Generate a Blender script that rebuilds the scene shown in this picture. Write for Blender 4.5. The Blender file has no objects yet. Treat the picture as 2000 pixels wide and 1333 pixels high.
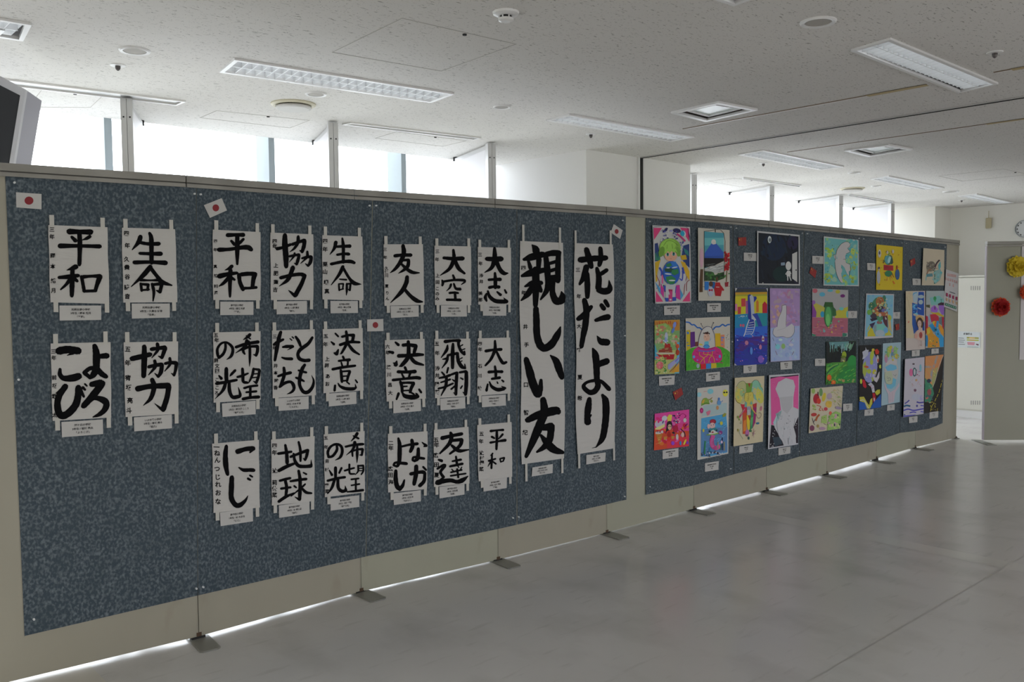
import bpy, bmesh, math, random
import numpy as np
from mathutils import Matrix, Vector, geometry

# ------------------------------------------------------------------ camera
F_PX, PITCH, ROLL, CAM_H = 1713.349, -0.05209, 0.010424, 1.55645
TH = 0.731729
SC = bpy.context.scene
COL = SC.collection
cr, sr, cp, sp = math.cos(ROLL), math.sin(ROLL), math.cos(PITCH), math.sin(PITCH)
R0 = Vector((math.cos(TH), -math.sin(TH), 0))
F0 = Vector((math.sin(TH), math.cos(TH), 0))
FW = F0 * cp + Vector((0, 0, sp))
U0 = Vector((0, 0, cp)) - F0 * sp
RX = R0 * cr - U0 * sr
UY = R0 * sr + U0 * cr
cam_data = bpy.data.cameras.new('camera')
cam_data.sensor_width = 36.0
cam_data.lens = F_PX / 2000 * 36.0
cam_data.clip_start = 0.05
cam = bpy.data.objects.new('camera', cam_data)
COL.objects.link(cam)
M = Matrix.Identity(4)
for i in range(3):
    M[i][0] = RX[i]; M[i][1] = UY[i]; M[i][2] = -FW[i]
M[2][3] = CAM_H
cam.matrix_world = M
SC.camera = cam
CAM = np.array([0, 0, CAM_H])

# ------------------------------------------------------------------ light and exposure
SC.view_settings.view_transform = 'Standard'
SC.view_settings.look = 'None'
SC.view_settings.gamma = 1
SC.view_settings.use_curve_mapping = False
SC.view_settings.exposure = 0.0
SKY = 6.2
world = bpy.data.worlds.new('overcast_sky')
SC.world = world
world.use_nodes = True
bg = world.node_tree.nodes['Background']
bg.inputs[0].default_value = (0.94, 0.955, 1.03, 1)
bg.inputs[1].default_value = SKY
_wn, _wl = world.node_tree.nodes, world.node_tree.links
_g = _wn.new('ShaderNodeTexCoord'); _s = _wn.new('ShaderNodeSeparateXYZ'); _r = _wn.new('ShaderNodeValToRGB')
_r.color_ramp.elements[0].position = .47; _r.color_ramp.elements[0].color = (.50, .51, .52, 1)     # hazy ground far below the windows
_r.color_ramp.elements[1].position = .52; _r.color_ramp.elements[1].color = (.94, .955, 1.02, 1)   # overcast sky
_m = _wn.new('ShaderNodeMath'); _m.operation = 'MULTIPLY_ADD'; _m.inputs[1].default_value = .5; _m.inputs[2].default_value = .5
_wl.new(_g.outputs['Generated'], _s.inputs[0]); _wl.new(_s.outputs['Z'], _m.inputs[0]); _wl.new(_m.outputs[0], _r.inputs[0]); _wl.new(_r.outputs[0], bg.inputs[0])
SC.cycles.max_bounces = 12
SC.cycles.glossy_bounces = 8
SC.cycles.diffuse_bounces = 5
SC.cycles.use_denoising = True
SC.cycles.sample_clamp_indirect = 6
SC.cycles.caustics_reflective = False

ZC = 2.6524          # ceiling height
XL, XR = -3.2, 12.25 # side walls
YB = -5.0            # wall behind the viewer
YW = 5.62            # inner face of window wall / ceiling edge
YG = 6.05            # glass line

def portal(name, loc, sx, sz, rot):
    d = bpy.data.lights.new(name, 'AREA')
    d.shape = 'RECTANGLE'; d.size = sx; d.size_y = sz
    d.cycles.is_portal = True
    o = bpy.data.objects.new(name, d)
    o.location = loc; o.rotation_euler = rot
    COL.objects.link(o)
portal('sky_portal', ((XL + XR) / 2, YG + 0.1, 1.5), XR - XL, 3.0, (-math.pi / 2, 0, 0))
BACK_FILL = [(-2.4, 0.2), (1.4, 4.0), (5.2, 7.8), (8.8, 12.0)]  # unseen openings behind the viewer, added and sized to light the front room
for a, b in BACK_FILL:
    portal('sky_portal', ((a + b) / 2, YB - 0.12, 1.075), b - a, 1.35, (math.pi / 2, 0, 0))

# ------------------------------------------------------------------ materials
def mat(name, col, rough=0.6, metal=0.0, spec=0.5, emit=None):
    m = bpy.data.materials.new(name); m.use_nodes = True
    b = m.node_tree.nodes['Principled BSDF']
    b.inputs['Base Color'].default_value = (*col, 1)
    b.inputs['Roughness'].default_value = rough
    b.inputs['Metallic'].default_value = metal
    b.inputs['Specular IOR Level'].default_value = spec
    if emit:
        b.inputs['Emission Color'].default_value = (*emit[:3], 1)
        b.inputs['Emission Strength'].default_value = emit[3]
    return m
def nodes(m): return m.node_tree.nodes, m.node_tree.links, m.node_tree.nodes['Principled BSDF']
def noise_color(m, scale, c0, c1, lo=0.35, hi=0.65, stretch=(1, 1, 1), detail=3, bump=0.0, bdist=0.002):
    n, l, b = nodes(m)
    tc = n.new('ShaderNodeTexCoord'); mp = n.new('ShaderNodeMapping')
    mp.inputs['Scale'].default_value = stretch
    nz = n.new('ShaderNodeTexNoise'); nz.inputs['Scale'].default_value = scale; nz.inputs['Detail'].default_value = detail
    rp = n.new('ShaderNodeValToRGB')
    rp.color_ramp.elements[0].position = lo; rp.color_ramp.elements[0].color = (*c0, 1)
    rp.color_ramp.elements[1].position = hi; rp.color_ramp.elements[1].color = (*c1, 1)
    l.new(tc.outputs['Object'], mp.inputs['Vector']); l.new(mp.outputs[0], nz.inputs['Vector'])
    l.new(nz.outputs['Fac'], rp.inputs[0]); l.new(rp.outputs[0], b.inputs['Base Color'])
    if bump:
        bp = n.new('ShaderNodeBump'); bp.inputs['Strength'].default_value = bump; bp.inputs['Distance'].default_value = bdist
        l.new(nz.outputs['Fac'], bp.inputs['Height']); l.new(bp.outputs[0], b.inputs['Normal'])
    return m
def mix_layer(m, scale, col, lo, hi, stretch=(1, 1, 1), detail=2, fac=1.0):
    """blend a second colour over the base colour with a thresholded noise"""
    n, l, b = nodes(m)
    tc = n.new('ShaderNodeTexCoord'); mp = n.new('ShaderNodeMapping')
    mp.inputs['Scale'].default_value = stretch
    nz = n.new('ShaderNodeTexNoise'); nz.inputs['Scale'].default_value = scale; nz.inputs['Detail'].default_value = detail
    mr = n.new('ShaderNodeMapRange')
    mr.inputs['From Min'].default_value = lo; mr.inputs['From Max'].default_value = hi; mr.inputs['To Max'].default_value = fac
    mx = n.new('ShaderNodeMix'); mx.data_type = 'RGBA'
    src = b.inputs['Base Color'].links
    if src: l.new(src[0].from_socket, mx.inputs[6])
    else: mx.inputs[6].default_value = b.inputs['Base Color'].default_value
    mx.inputs[7].default_value = (*col, 1)
    l.new(tc.outputs['Object'], mp.inputs['Vector']); l.new(mp.outputs[0], nz.inputs['Vector'])
    l.new(nz.outputs['Fac'], mr.inputs['Value']); l.new(mr.outputs[0], mx.inputs[0])
    l.new(mx.outputs[2], b.inputs['Base Color'])
    return m

M_CEIL = noise_color(mat('rockwool_ceiling', (.8, .79, .76), 0.95, spec=0.1), 1.0, (.72, .705, .68), (.77, .755, .73), stretch=(.6, .6, 1))
mix_layer(M_CEIL, 1.0, (.36, .35, .33), 0.63, 0.70, stretch=(34, 120, 1), detail=3)
mix_layer(M_CEIL, 1.0, (.40, .39, .37), 0.66, 0.72, stretch=(150, 90, 1), detail=2)
M_FLOOR = noise_color(mat('polished_grey_vinyl', (.4, .4, .4), 0.16, spec=0.45), 1.0, (.60, .585, .57), (.65, .635, .62), .3, .7, stretch=(1.1, .8, 1), detail=6)
mix_layer(M_FLOOR, 2.2, (.50, .485, .465), 0.50, 0.72, stretch=(1.4, .9, 1), detail=9, fac=.75)
mix_layer(M_FLOOR, 9.0, (.46, .445, .425), 0.60, 0.70, stretch=(.5, 2.5, 1), detail=4, fac=.35)
n, l, b = nodes(M_FLOOR)
_nz = n.new('ShaderNodeTexNoise'); _nz.inputs['Scale'].default_value = 2.2; _nz.inputs['Detail'].default_value = 6
_mr = n.new('ShaderNodeMapRange'); _mr.inputs['To Min'].default_value = .13; _mr.inputs['To Max'].default_value = .30
_tc = n.new('ShaderNodeTexCoord'); l.new(_tc.outputs['Object'], _nz.inputs['Vector'])
l.new(_nz.outputs['Fac'], _mr.inputs['Value']); l.new(_mr.outputs[0], b.inputs['Roughness'])
M_STRIPE = mat('pale_floor_strip', (.66, .65, .62), 0.2)
M_FLOOR2 = mat('beige_vinyl', (.62, .59, .53), 0.25)
M_WALL = mat('white_wall', (.88, .88, .87), 0.8, spec=.2)
M_WALL2 = mat('warm_white_wall', (.87, .86, .81), 0.8, spec=.2)
M_PART = mat('white_partition_board', (.76, .75, .77), 0.5)
M_ALU = mat('brushed_aluminium', (.56, .56, .56), 0.4, 0.5)
M_MULL = mat('pale_blue_mullion', (.33, .385, .41), 0.5)
M_DARK = mat('black_gap', (.012, .012, .012), 0.7)
M_GREYMETAL = mat('grey_foot_metal', (.27, .27, .245), 0.38, 0.2)
M_WTRIM = mat('white_enamel', (.82, .82, .82), 0.35)
M_REFL = mat('satin_reflector', (.92, .93, .94), 0.3, .5)
M_WALLB = mat('cream_wall', (.80, .74, .62), 0.8, spec=.2)
M_TUBE = mat('lit_fluorescent_tube', (.92, .93, .94), 0.2, emit=(.92, .97, 1.0, 2.3))
M_BLADE = mat('white_satin_louver', (.76, .77, .78), 0.35, 0.2)
M_BEIGE = [noise_color(mat('beige_panel', (.4, .4, .3), 0.5), 2.0, (.365, .345, .275), (.40, .38, .305), stretch=(1, 1, .5)),
           noise_color(mat('greenish_beige_panel', (.4, .4, .3), 0.5), 2.0, (.385, .385, .30), (.415, .415, .325), stretch=(1, 1, .5)),
           noise_color(mat('olive_grey_panel', (.3, .3, .25), 0.5), 2.0, (.35, .35, .28), (.38, .38, .305), stretch=(1, 1, .5))]
for _m in M_BEIGE: mix_layer(_m, 2.0, (.27, .22, .15), 0.66, 0.82, stretch=(3, 3, 1.4), detail=6, fac=.5)
M_RAIL = noise_color(mat('aged_rail', (.3, .29, .27), 0.45, 0.25), 3.0, (.27, .26, .235), (.33, .32, .29), stretch=(2, 2, 4))
M_RUST = mat('rust', (.10, .06, .035), 0.8)
M_CLOTH = noise_color(mat('mottled_blue_sheet', (.1, .12, .15), 0.6, spec=.4), 95, (.037, .060, .080), (.172, .207, .237), .44, .72, stretch=(1, 1, .75), detail=7, bump=.2, bdist=.001)
mix_layer(M_CLOTH, 9.0, (.042, .066, .082), 0.45, 0.75, detail=4, fac=.6)
M_PAPER = mat('rice_paper', (.60, .59, .57), 0.7, spec=.2)
n, l, b = nodes(M_PAPER)
_tc = n.new('ShaderNodeTexCoord'); _mp = n.new('ShaderNodeMapping'); _mp.inputs['Scale'].default_value = (3, 3, 14)
_nz = n.new('ShaderNodeTexNoise'); _nz.inputs['Scale'].default_value = 2.0; _nz.inputs['Detail'].default_value = 3
_bp = n.new('ShaderNodeBump'); _bp.inputs['Strength'].default_value = .35; _bp.inputs['Distance'].default_value = .012
l.new(_tc.outputs['Object'], _mp.inputs['Vector']); l.new(_mp.outputs[0], _nz.inputs['Vector'])
l.new(_nz.outputs['Fac'], _bp.inputs['Height']); l.new(_bp.outputs[0], b.inputs['Normal'])
M_CARD = mat('white_card', (.56, .555, .54), 0.6)
M_TAPE = mat('paper_tape', (.59, .58, .54), 0.7)
M_INK = mat('black_brush_ink', (.004, .004, .005), 0.7, spec=.08)
M_PRINT = mat('black_print', (.04, .04, .04), 0.6)
M_RED = mat('flag_red', (.26, .012, .02), 0.6)
M_YEL = mat('flag_star_yellow', (.75, .5, .05), 0.6)
M_FLAGC = mat('bright_red_flag', (.32, .02, .02), 0.6)
M_PIN = mat('clear_pin', (.75, .78, .8), 0.15)
M_SCREEN = mat('tv_screen', (.010, .010, .011), 0.5, spec=.06)
M_TVB = mat('silver_tv_case', (.42, .41, .42), 0.45, .1)
M_TVS = mat('grey_tv_side', (.25, .24, .27), 0.5)
M_CREAM = mat('cream_steel', (.68, .67, .60), 0.45)
M_STAIN = mat('yellowed_joint_tape', (.50, .40, .22), 0.8)
M_TAG = mat('tan_plastic', (.52, .46, .30), 0.6)
M_GLASSD = mat('frosted_diffuser', (.72, .80, .78), 0.25)
M_YFLOW = mat('yellow_tissue_paper', (.78, .60, .04), 0.8)
M_RFLOW = mat('red_tissue_paper', (.42, .012, .012), 0.8)
M_RFLOW2 = mat('orange_red_tissue', (.75, .10, .03), 0.8)
M_COLR = mat('coloured_pencil_and_paint', (1, 1, 1), 0.6, spec=.3)
n, l, b = nodes(M_COLR)
_at = n.new('ShaderNodeAttribute'); _at.attribute_name = 'Col'
l.new(_at.outputs['Color'], b.inputs['Base Color'])
M_WINGLASS = bpy.data.materials.new('window_glass'); M_WINGLASS.use_nodes = True
n = M_WINGLASS.node_tree.nodes; l = M_WINGLASS.node_tree.links
n.remove(n['Principled BSDF'])
_t = n.new('ShaderNodeBsdfTransparent'); _t.inputs[0].default_value = (.96, .98, .98, 1)
_g = n.new('ShaderNodeBsdfGlossy'); _g.inputs['Roughness'].default_value = .02
_x = n.new('ShaderNodeMixShader'); _x.inputs[0].default_value = .05
l.new(_t.outputs[0], _x.inputs[1]); l.new(_g.outputs[0], _x.inputs[2]); l.new(_x.outputs[0], n['Material Output'].inputs[0])

# ------------------------------------------------------------------ builders
def link(name, verts, faces, m, parent=None, smooth=False):
    me = bpy.data.meshes.new(name)
    me.from_pydata([tuple(map(float, v)) for v in verts], [], faces)
    if m: me.materials.append(m)
    if smooth:
        for p in me.polygons: p.use_smooth = True
    me.update()
    o = bpy.data.objects.new(name, me); COL.objects.link(o)
    if parent: o.parent = parent
    return o
def tag(o, label, cat, group=None):
    o['label'] = label; o['category'] = cat
    if group: o['group'] = group
    return o
def struct(o): o['kind'] = 'structure'; return o
def empty(name, loc=(0, 0, 0)):
    o = bpy.data.objects.new(name, None); o.empty_display_size = .1
    COL.objects.link(o)
    return o
class MB:
    def __init__(s): s.v = []; s.f = []
    def add(s, v, f):
        k = len(s.v); s.v += [tuple(map(float, a)) for a in v]; s.f += [[i + k for i in q] for q in f]; return s
    def box(s, a, b):
        (x0, y0, z0), (x1, y1, z1) = a, b
        return s.hexa([(x0, y0), (x1, y0), (x1, y1), (x0, y1)], z0, z1)
    def hexa(s, q, z0, z1):
        """prism over a plan quad"""
        z0 = z0 if hasattr(z0, '__len__') else [z0] * 4; z1 = z1 if hasattr(z1, '__len__') else [z1] * 4
        v = [(p[0], p[1], z) for p, z in zip(q, z0)] + [(p[0], p[1], z) for p, z in zip(q, z1)]
        return s.add(v, [[3, 2, 1, 0], [4, 5, 6, 7], [0, 1, 5, 4], [1, 2, 6, 5], [2, 3, 7, 6], [3, 0, 4, 7]])
    def para(s, o, a, b, c):
        o, a, b, c = map(np.array, (o, a, b, c))
        v = [o, o + a, o + a + b, o + b, o + c, o + a + c, o + a + b + c, o + b + c]
        return s.add(v, [[3, 2, 1, 0], [4, 5, 6, 7], [0, 1, 5, 4], [1, 2, 6, 5], [2, 3, 7, 6], [3, 0, 4, 7]])
    def lathe(s, c, prof, n=28, axis='z'):
        v = []; f = []
        for r, z in prof:
            for i in range(n):
                a = 2 * math.pi * i / n
                v.append((c[0] + r * math.cos(a), c[1] + r * math.sin(a), c[2] + z))
        for k in range(len(prof) - 1):
            for i in range(n):
                j = (i + 1) % n
                f.append([k * n + i, k * n + j, (k + 1) * n + j, (k + 1) * n + i])
        f.append(list(range(n))); f.append([(len(prof) - 1) * n + i for i in range(n)][::-1])
        return s.add(v, f)
    def build(s, name, m, parent=None, smooth=False): return link(name, s.v, s.f, m, parent, smooth)

# rays through the photograph's frame, to find where a thing stands on a real surface
def ray(x, y):
    X = (x - 1000) / F_PX; Y = (666.5 - y) / F_PX
    return np.array(RX) * X + np.array(UY) * Y + np.array(FW)
def on_z(x, y, z):
    r = ray(x, y); return CAM + r * ((z - CAM_H) / r[2])
def on_x(x, y, X):
    r = ray(x, y); return CAM + r * (X / r[0])
def on_y(x, y, Y):
    r = ray(x, y); return CAM + r * (Y / r[1])
def ceil(x, y): return on_z(x, y, ZC)[:2]

# display panels: plan positions of the joints
J = [(1.5350, 3.8460), (2.4050, 3.8710), (3.2790, 3.7910), (4.1630, 3.7420), (5.0530, 3.7170), (5.9420, 3.6880),
     (6.8310, 3.6690), (7.7180, 3.6650), (8.6020, 3.7010), (9.4850, 3.6620)]
J = [(0.655, 3.925)] + J
J = np.array(J) * 1.0105
TOPX = [None, (359, 343), (687, 370), (963, 388.5), (1183, 404), (1355, 418.5), (1502, 431), (1620, 443), (1718, 453), (1796, 461.5), (1873, 470)]
BOTX = [None, (393, 1243), (708, 1157), (974, 1095), (1184, 1042), (1356, 994), (1495, 957), (1614, 925), (1712, 896), (1785, 874), (1868, 858)]
def z_at(j, px):
    """height at which a ray passes over plan point j"""
    r = ray(*px); t = math.hypot(*j) / math.hypot(r[0], r[1]); return CAM_H + r[2] * t
ZT = [2.1] + [z_at(J[i], TOPX[i]) for i in range(1, 11)]
ZB = [0.014] + [max(0.010, z_at(J[i], BOTX[i])) for i in range(1, 11)]
SEG = []
for i in range(10):
    a, b_ = J[i], J[i + 1]
    t = (b_ - a); ln = np.linalg.norm(t); t = t / ln; nn = np.array([t[1], -t[0]])   # towards the room
    SEG.append((a, t, nn, ln))
def miter(k, d):
    if k == 0: v = J[0] + SEG[0][2] * d
    elif k == 10: v = J[10] + SEG[9][2] * d
    else:
        n_ = SEG[k - 1][2] + SEG[k][2]; n_ = n_ / np.linalg.norm(n_); v = J[k] + n_ * d / (n_ @ SEG[k][2])
    return float(v[0]), float(v[1])
MIT0 = [miter(k, 0) for k in range(11)]
MIT1 = [tuple(b_ - a for a, b_ in zip(MIT0[k], miter(k, 1))) for k in range(11)]
_R = tuple(map(float, RX)); _U = tuple(map(float, UY)); _F = tuple(map(float, FW))
def on_board(x, y, d=0.0):
    """where the ray through a pixel meets the front of the folding panels, d metres off their face"""
    X = (x - 1000) / F_PX; Y = (666.5 - y) / F_PX
    r0 = _R[0] * X + _U[0] * Y + _F[0]; r1 = _R[1] * X + _U[1] * Y + _F[1]; r2 = _R[2] * X + _U[2] * Y + _F[2]
    for k in range(10):
        ax = MIT0[k][0] + MIT1[k][0] * d; ay = MIT0[k][1] + MIT1[k][1] * d
        tx = MIT0[k + 1][0] + MIT1[k + 1][0] * d - ax; ty = MIT0[k + 1][1] + MIT1[k + 1][1] * d - ay
        q = (ax * ty - ay * tx) / (r0 * ty - r1 * tx)
        px_, py_ = r0 * q, r1 * q
        if k == 9 or (px_ - ax) * tx + (py_ - ay) * ty <= tx * tx + ty * ty: return np.array((px_, py_, CAM_H + r2 * q))

# ------------------------------------------------------------------ the room
def sheet(name, quad, z, m, parent=None): return link(name, [(p[0], p[1], z) for p in quad], [[0, 1, 2, 3]], m, parent)
fl = MB().box((XL - .2, YB - .2, -.12), (XR + .2, YG + .25, 0)).build('floor', M_FLOOR); struct(fl)
# floor dressings: strip under the ceiling track, beige sheet at near left, welded joints
sheet('floor_strip', [(5.27, YB), (5.42, YB), (5.42, YG), (5.27, YG)], .0008, M_STRIPE, fl)
sheet('beige_floor_sheet', [(-3, 1.2), (1.075, 1.2), (1.10, 4.25), (-3, 4.25)], .0008, M_FLOOR2, fl)
M_SEAM = mat('floor_seam', (.46, .45, .43), .5)
for yy in (1.772, -.05):
    sheet('floor_seam', [(XL, yy - .003), (XR, yy - .003), (XR, yy + .003), (XL, yy + .003)], .0006, M_SEAM, fl)

def cq(pts): return [tuple(ceil(*p)) for p in pts]
LIGHTS = [
 (cq([(458,113),(887,181),(842,198),(428,138)]), 'recessed twin-tube ceiling light nearest above the left calligraphy sheets'),
 (cq([(1739,73),(1950,161),(1872,179),(1662,96)]), 'recessed twin-tube ceiling light at upper right with bright louvre blades'),
 (cq([(1112,222),(1357,266),(1310,275),(1066,233)]), 'recessed twin-tube ceiling light in front of the white column'),
 (cq([(1491,292),(1648.5,324.6),(1602,330.6),(1441.5,300.6)]), 'recessed ceiling light just beyond the black ceiling track, above the drawings'),
 (cq([(1736,343),(1845,366),(1805,370),(1700,349)]), 'small distant recessed ceiling light, second beyond the ceiling track'),
 (cq([(1908,378),(1980,395),(1950,397),(1871,383)]), 'most distant recessed ceiling light, near the far corner wall'),
 ([(-.25, 3.93), (.955, 3.885), (.985, 4.15), (-.25, 4.19)], 'recessed ceiling light cut off by the left edge above the television'),
 ([(1.70, 1.78), (2.86, 1.72), (2.90, 1.95), (1.70, 2.01)], 'recessed ceiling light showing only its corner at the top edge'),
]
ACS = [(cq([(1310,218),(1404,197),(1480,212),(1378,235)]), 'square ceiling air vent with dark slot, in front of the ceiling track'),
       (cq([(1648,292),(1735,281),(1783,290),(1695,304)]), 'square ceiling air vent with dark slot, beyond the ceiling track')]
# ceiling with real openings for the lights and vents
def inset(q, k):
    c = np.mean(q, axis=0); q = np.array(q, float)
    ux = (q[1] - q[0]); lx = np.linalg.norm(ux); uy = q[3] - q[0]; ly = np.linalg.norm(uy)
    ux /= lx; uy /= ly
    return [q[0] + ux * k + uy * k, q[1] - ux * k + uy * k, q[2] - ux * k - uy * k, q[3] + ux * k - uy * k]
def flat_with_holes(outer, holes):
    vs = [Vector(p) for p in outer]; es = [(i, (i + 1) % len(outer)) for i in range(len(outer))]
    for h in holes:
        k = len(vs); vs += [Vector(tuple(map(float, p))) for p in h]; es += [(k + i, k + (i + 1) % 4) for i in range(4)]
    ov, oe, of, *_ = geometry.delaunay_2d_cdt(vs, es, [], 0, 1e-5)
    def inside(p, poly):
        c = False
        for i in range(len(poly)):
            a, b_ = poly[i], poly[i - 1]
            if (a[1] > p[1]) != (b_[1] > p[1]) and p[0] < (b_[0] - a[0]) * (p[1] - a[1]) / (b_[1] - a[1]) + a[0]: c = not c
        return c
    fs = []
    for f in of:
        c = sum((ov[i] for i in f), Vector((0, 0))) / len(f)
        if inside(c, outer) and not any(inside(c, h) for h in holes): fs.append(list(f))
    return ov, fs
holes = [inset(q, .018) for q, _ in LIGHTS] + [inset(q, .03) for q, _ in ACS]
ov, fs = flat_with_holes([(XL - .2, YB - .2), (XR + .2, YB - .2), (XR + .2, YW), (XL - .2, YW)], holes)
ce = link('ceiling', [(p[0], p[1], ZC) for p in ov], [f[::-1] for f in fs], M_CEIL); struct(ce)
_p = MB(); _p.box((XL - .2, YW - .02, ZC + .004), (XR + .2, YW, ZC + .5)); _p.box((XL - .2, YB - .2, ZC + .5), (XR + .2, YG + .3, ZC + .56))
struct(_p.build('ceiling_trim', M_WALL))

def grid_frame(q):
    q = np.array(q, float); o = q[0]; ux = q[1] - q[0]; uy = q[3] - q[0]
    return o, ux, uy, np.linalg.norm(ux), np.linalg.norm(uy)
def fixture(q, label):
    root = empty('ceiling_light')
    tag(root, label, 'ceiling light', 'recessed twin-tube ceiling lights')
    qi = inset(q, .02)
    m = MB()                                        # trim ring
    qo = [tuple(p) for p in q]
    for i in range(4):
        j = (i + 1) % 4
        m.hexa([qo[i], qo[j], qi[j], qi[i]], ZC - .010, ZC + .004)
    m.build('trim_frame', M_WTRIM, root)
    # reflector tray above the ceiling plane
    o, ux, uy, lx, ly = grid_frame(qi)
    P = lambda s, t, z: (*(o + ux * s + uy * t), z)
    m = MB()
    prof = [(0, ZC), (.04, ZC + .05), (.16, ZC + .085), (.34, ZC + .085), (.46, ZC + .05), (.5, ZC + .012), (.54, ZC + .05), (.66, ZC + .085), (.84, ZC + .085), (.96, ZC + .05), (1, ZC)]
    v = []; f = []
    for s in (0, 1):
        for t, z in prof: v.append(P(s, t, z))
    n_ = len(prof)
    for k in range(n_ - 1): f.append([k, k + 1, n_ + k + 1, n_ + k])
    m.add(v, f)
    for s in (0, 1):
        m.add([P(s, 0, ZC), P(s, 1, ZC), P(s, 1, ZC + .09), P(s, 0, ZC + .09)], [[0, 1, 2, 3]])
    m.build('reflector', M_REFL, root)
    for t in (.25, .75):
        c = [P(.02, t, ZC + .052), P(.98, t, ZC + .052)]
        a = np.array(c[0]); bb = np.array(c[1]); d = (bb - a) / np.linalg.norm(bb - a); w = np.cross(d, [0, 0, 1])
        v = []; f = []
        for p_ in (a, bb):
            for k in range(12):
                an = 2 * math.pi * k / 12
                v.append(p_ + w * math.cos(an) * .016 + np.array([0, 0, 1]) * math.sin(an) * .016)
        for k in range(12): f.append([k, (k + 1) % 12, 12 + (k + 1) % 12, 12 + k])
        MB().add(v, f).build('lamp_tube', M_TUBE, root, True)
    m = MB()                                         # centre spine
    c0 = o + uy * .49; c1 = o + uy * .51
    m.hexa([c0, c0 + ux, c1 + ux, c1], ZC - .006, ZC + .03)
    m.build('louver_spine', M_BLADE, root)
    nb = max(8, int(lx / .05))
    first = None
    for k in range(1, nb):
        s = k / nb
        if first is None:
            a = o + ux * s
            e_ = ux / lx * .0025
            mm = MB().hexa([(0, 0), tuple(e_), tuple(e_ + uy), tuple(uy)], -.006, .034)
            first = mm.build('louver_blade', M_BLADE, root); ob = first
        else:
            ob = first.copy(); COL.objects.link(ob)
        p_ = o + ux * s
        ob.location = (p_[0], p_[1], ZC)
    return root
for q, lab in LIGHTS: fixture(q, lab)
for q, lab in ACS:
    root = empty('ceiling_vent'); tag(root, lab, 'air vent', 'square ceiling air vents')
    qi = inset(q, .032); qj = inset(q, .074)
    m = MB()
    for i in range(4):
        j = (i + 1) % 4; m.hexa([q[i], q[j], qi[j], qi[i]], ZC - .012, ZC + .004)
    m.build('outer_frame', M_WTRIM, root)
    m = MB()
    for i in range(4):
        j = (i + 1) % 4
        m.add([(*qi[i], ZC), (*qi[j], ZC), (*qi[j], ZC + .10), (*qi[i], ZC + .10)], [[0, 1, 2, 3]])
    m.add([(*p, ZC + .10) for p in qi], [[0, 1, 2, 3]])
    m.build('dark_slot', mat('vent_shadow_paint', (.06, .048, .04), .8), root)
    MB().hexa(qj, ZC + .008, ZC + .03).build('centre_plate', M_GLASSD, root)
    qk = inset(qj, .006); m = MB()
    for i in range(4):
        j = (i + 1) % 4; m.hexa([qj[i], qj[j], qk[j], qk[i]], ZC - .002, ZC + .01)
    m.build('plate_rim', M_WTRIM, root)

# access hatches, slots, tracks
def outline(name, q, w, z0, z1, m, parent=None):
    qi = inset(q, w); k = MB()
    for i in range(4):
        j = (i + 1) % 4; k.hexa([tuple(q[i]), tuple(q[j]), tuple(qi[j]), tuple(qi[i])], z0, z1)
    return k.build(name, m, parent)
M_GROOVE = mat('grey_joint', (.50, .485, .46), .8)
for q, lab in [([(648,102),(785,35),(1009,86),(862,139)], 'large square access hatch outline in the ceiling, upper middle'),
          ([(390,230),(423,216),(605,235),(567,250)], 'ceiling access hatch between the first and second window partitions'),
          ([(732,270),(775,257),(912,275),(865,286)], 'ceiling access hatch between the second and third window partitions'),
          ([(55,209),(82,174),(200,188),(177,210)], 'ceiling access hatch beside the television'),
          ([(1384,354),(1432,348),(1500,355),(1452,366)], 'ceiling access hatch beyond the white column'),
          ([(1832,344),(1960,330),(2010,341),(1880,354)], 'distant ceiling access hatch at the right edge')]:
    q = cq(q); root = empty('access_hatch'); tag(root, lab, 'hatch', 'ceiling access hatches')
    outline('hatch_rim', q, .0035, ZC - .0015, ZC, M_GROOVE, root)
    q_ = np.array(q); c = q_[2] * .55 + q_[1] * .45; c = c * .93 + q_.mean(0) * .07
    MB().lathe((c[0], c[1], ZC - .006), [(.009, 0), (.009, .006)], 12).build('latch', M_DARK, root)
for q, lab in [([(-30,148),(363,196),(345,203),(-60,156)], 'long white line diffuser slot above the first partition'),
          ([(686,238),(940,268),(925,271),(668,241)], 'long white line diffuser slot between second and third partitions'),
          ([(1452,346),(1565,361),(1562,364),(1449,348)], 'distant line diffuser slot above the drawings'),
          ([(1659,379),(1745,393),(1742,396),(1655,381)], 'most distant line diffuser slot by the last partition')]:
    q = cq(q); root = empty('line_diffuser'); tag(root, lab, 'diffuser', 'ceiling line diffusers')
    outline('slot_rim', q, .014, ZC - .010, ZC, M_WTRIM, root)
    qi = inset(q, .016); sheet('slot_back', [tuple(p) for p in qi][::-1], ZC - .001, M_ALU, root)
def bar(x0, x1, y0, y1, z0, z1): return MB().box((x0, y0, z0), (x1, y1, z1))
root = empty('ceiling_track'); tag(root, 'black and aluminium partition track running across the ceiling from the column', 'track')
bar(5.518, 5.527, -4.9, 4.59, ZC - .007, ZC).build('side_rail', M_ALU, root)
bar(5.541, 5.550, -4.9, 4.59, ZC - .007, ZC).build('side_rail', M_ALU, root)
bar(5.528, 5.540, -4.9, 4.59, ZC - .010, ZC - .001).build('dark_channel', M_DARK, root)
for x, y0, y1, lab in [(4.80, -4.9, 3.62, 'thin brown ceiling joint on the near side of the black track'), (6.235, -4.9, 3.70, 'thin brown ceiling joint on the far side of the black track')]:
    root = empty('ceiling_joint'); tag(root, lab, 'joint')
    for ya, yb_ in ([(y0, 1.70), (2.03, y1)] if x < 5 else [(y0, y1)]):      # interrupted by the louvred light
        bar(x - .006, x + .006, ya, yb_, ZC - .003, ZC).build('joint_strip', mat('brown_joint', (.25, .19, .13), .8), root)
        bar(x + .007, x + .016, ya, yb_, ZC - .0035, ZC).build('joint_lip', M_WTRIM, root)
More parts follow.
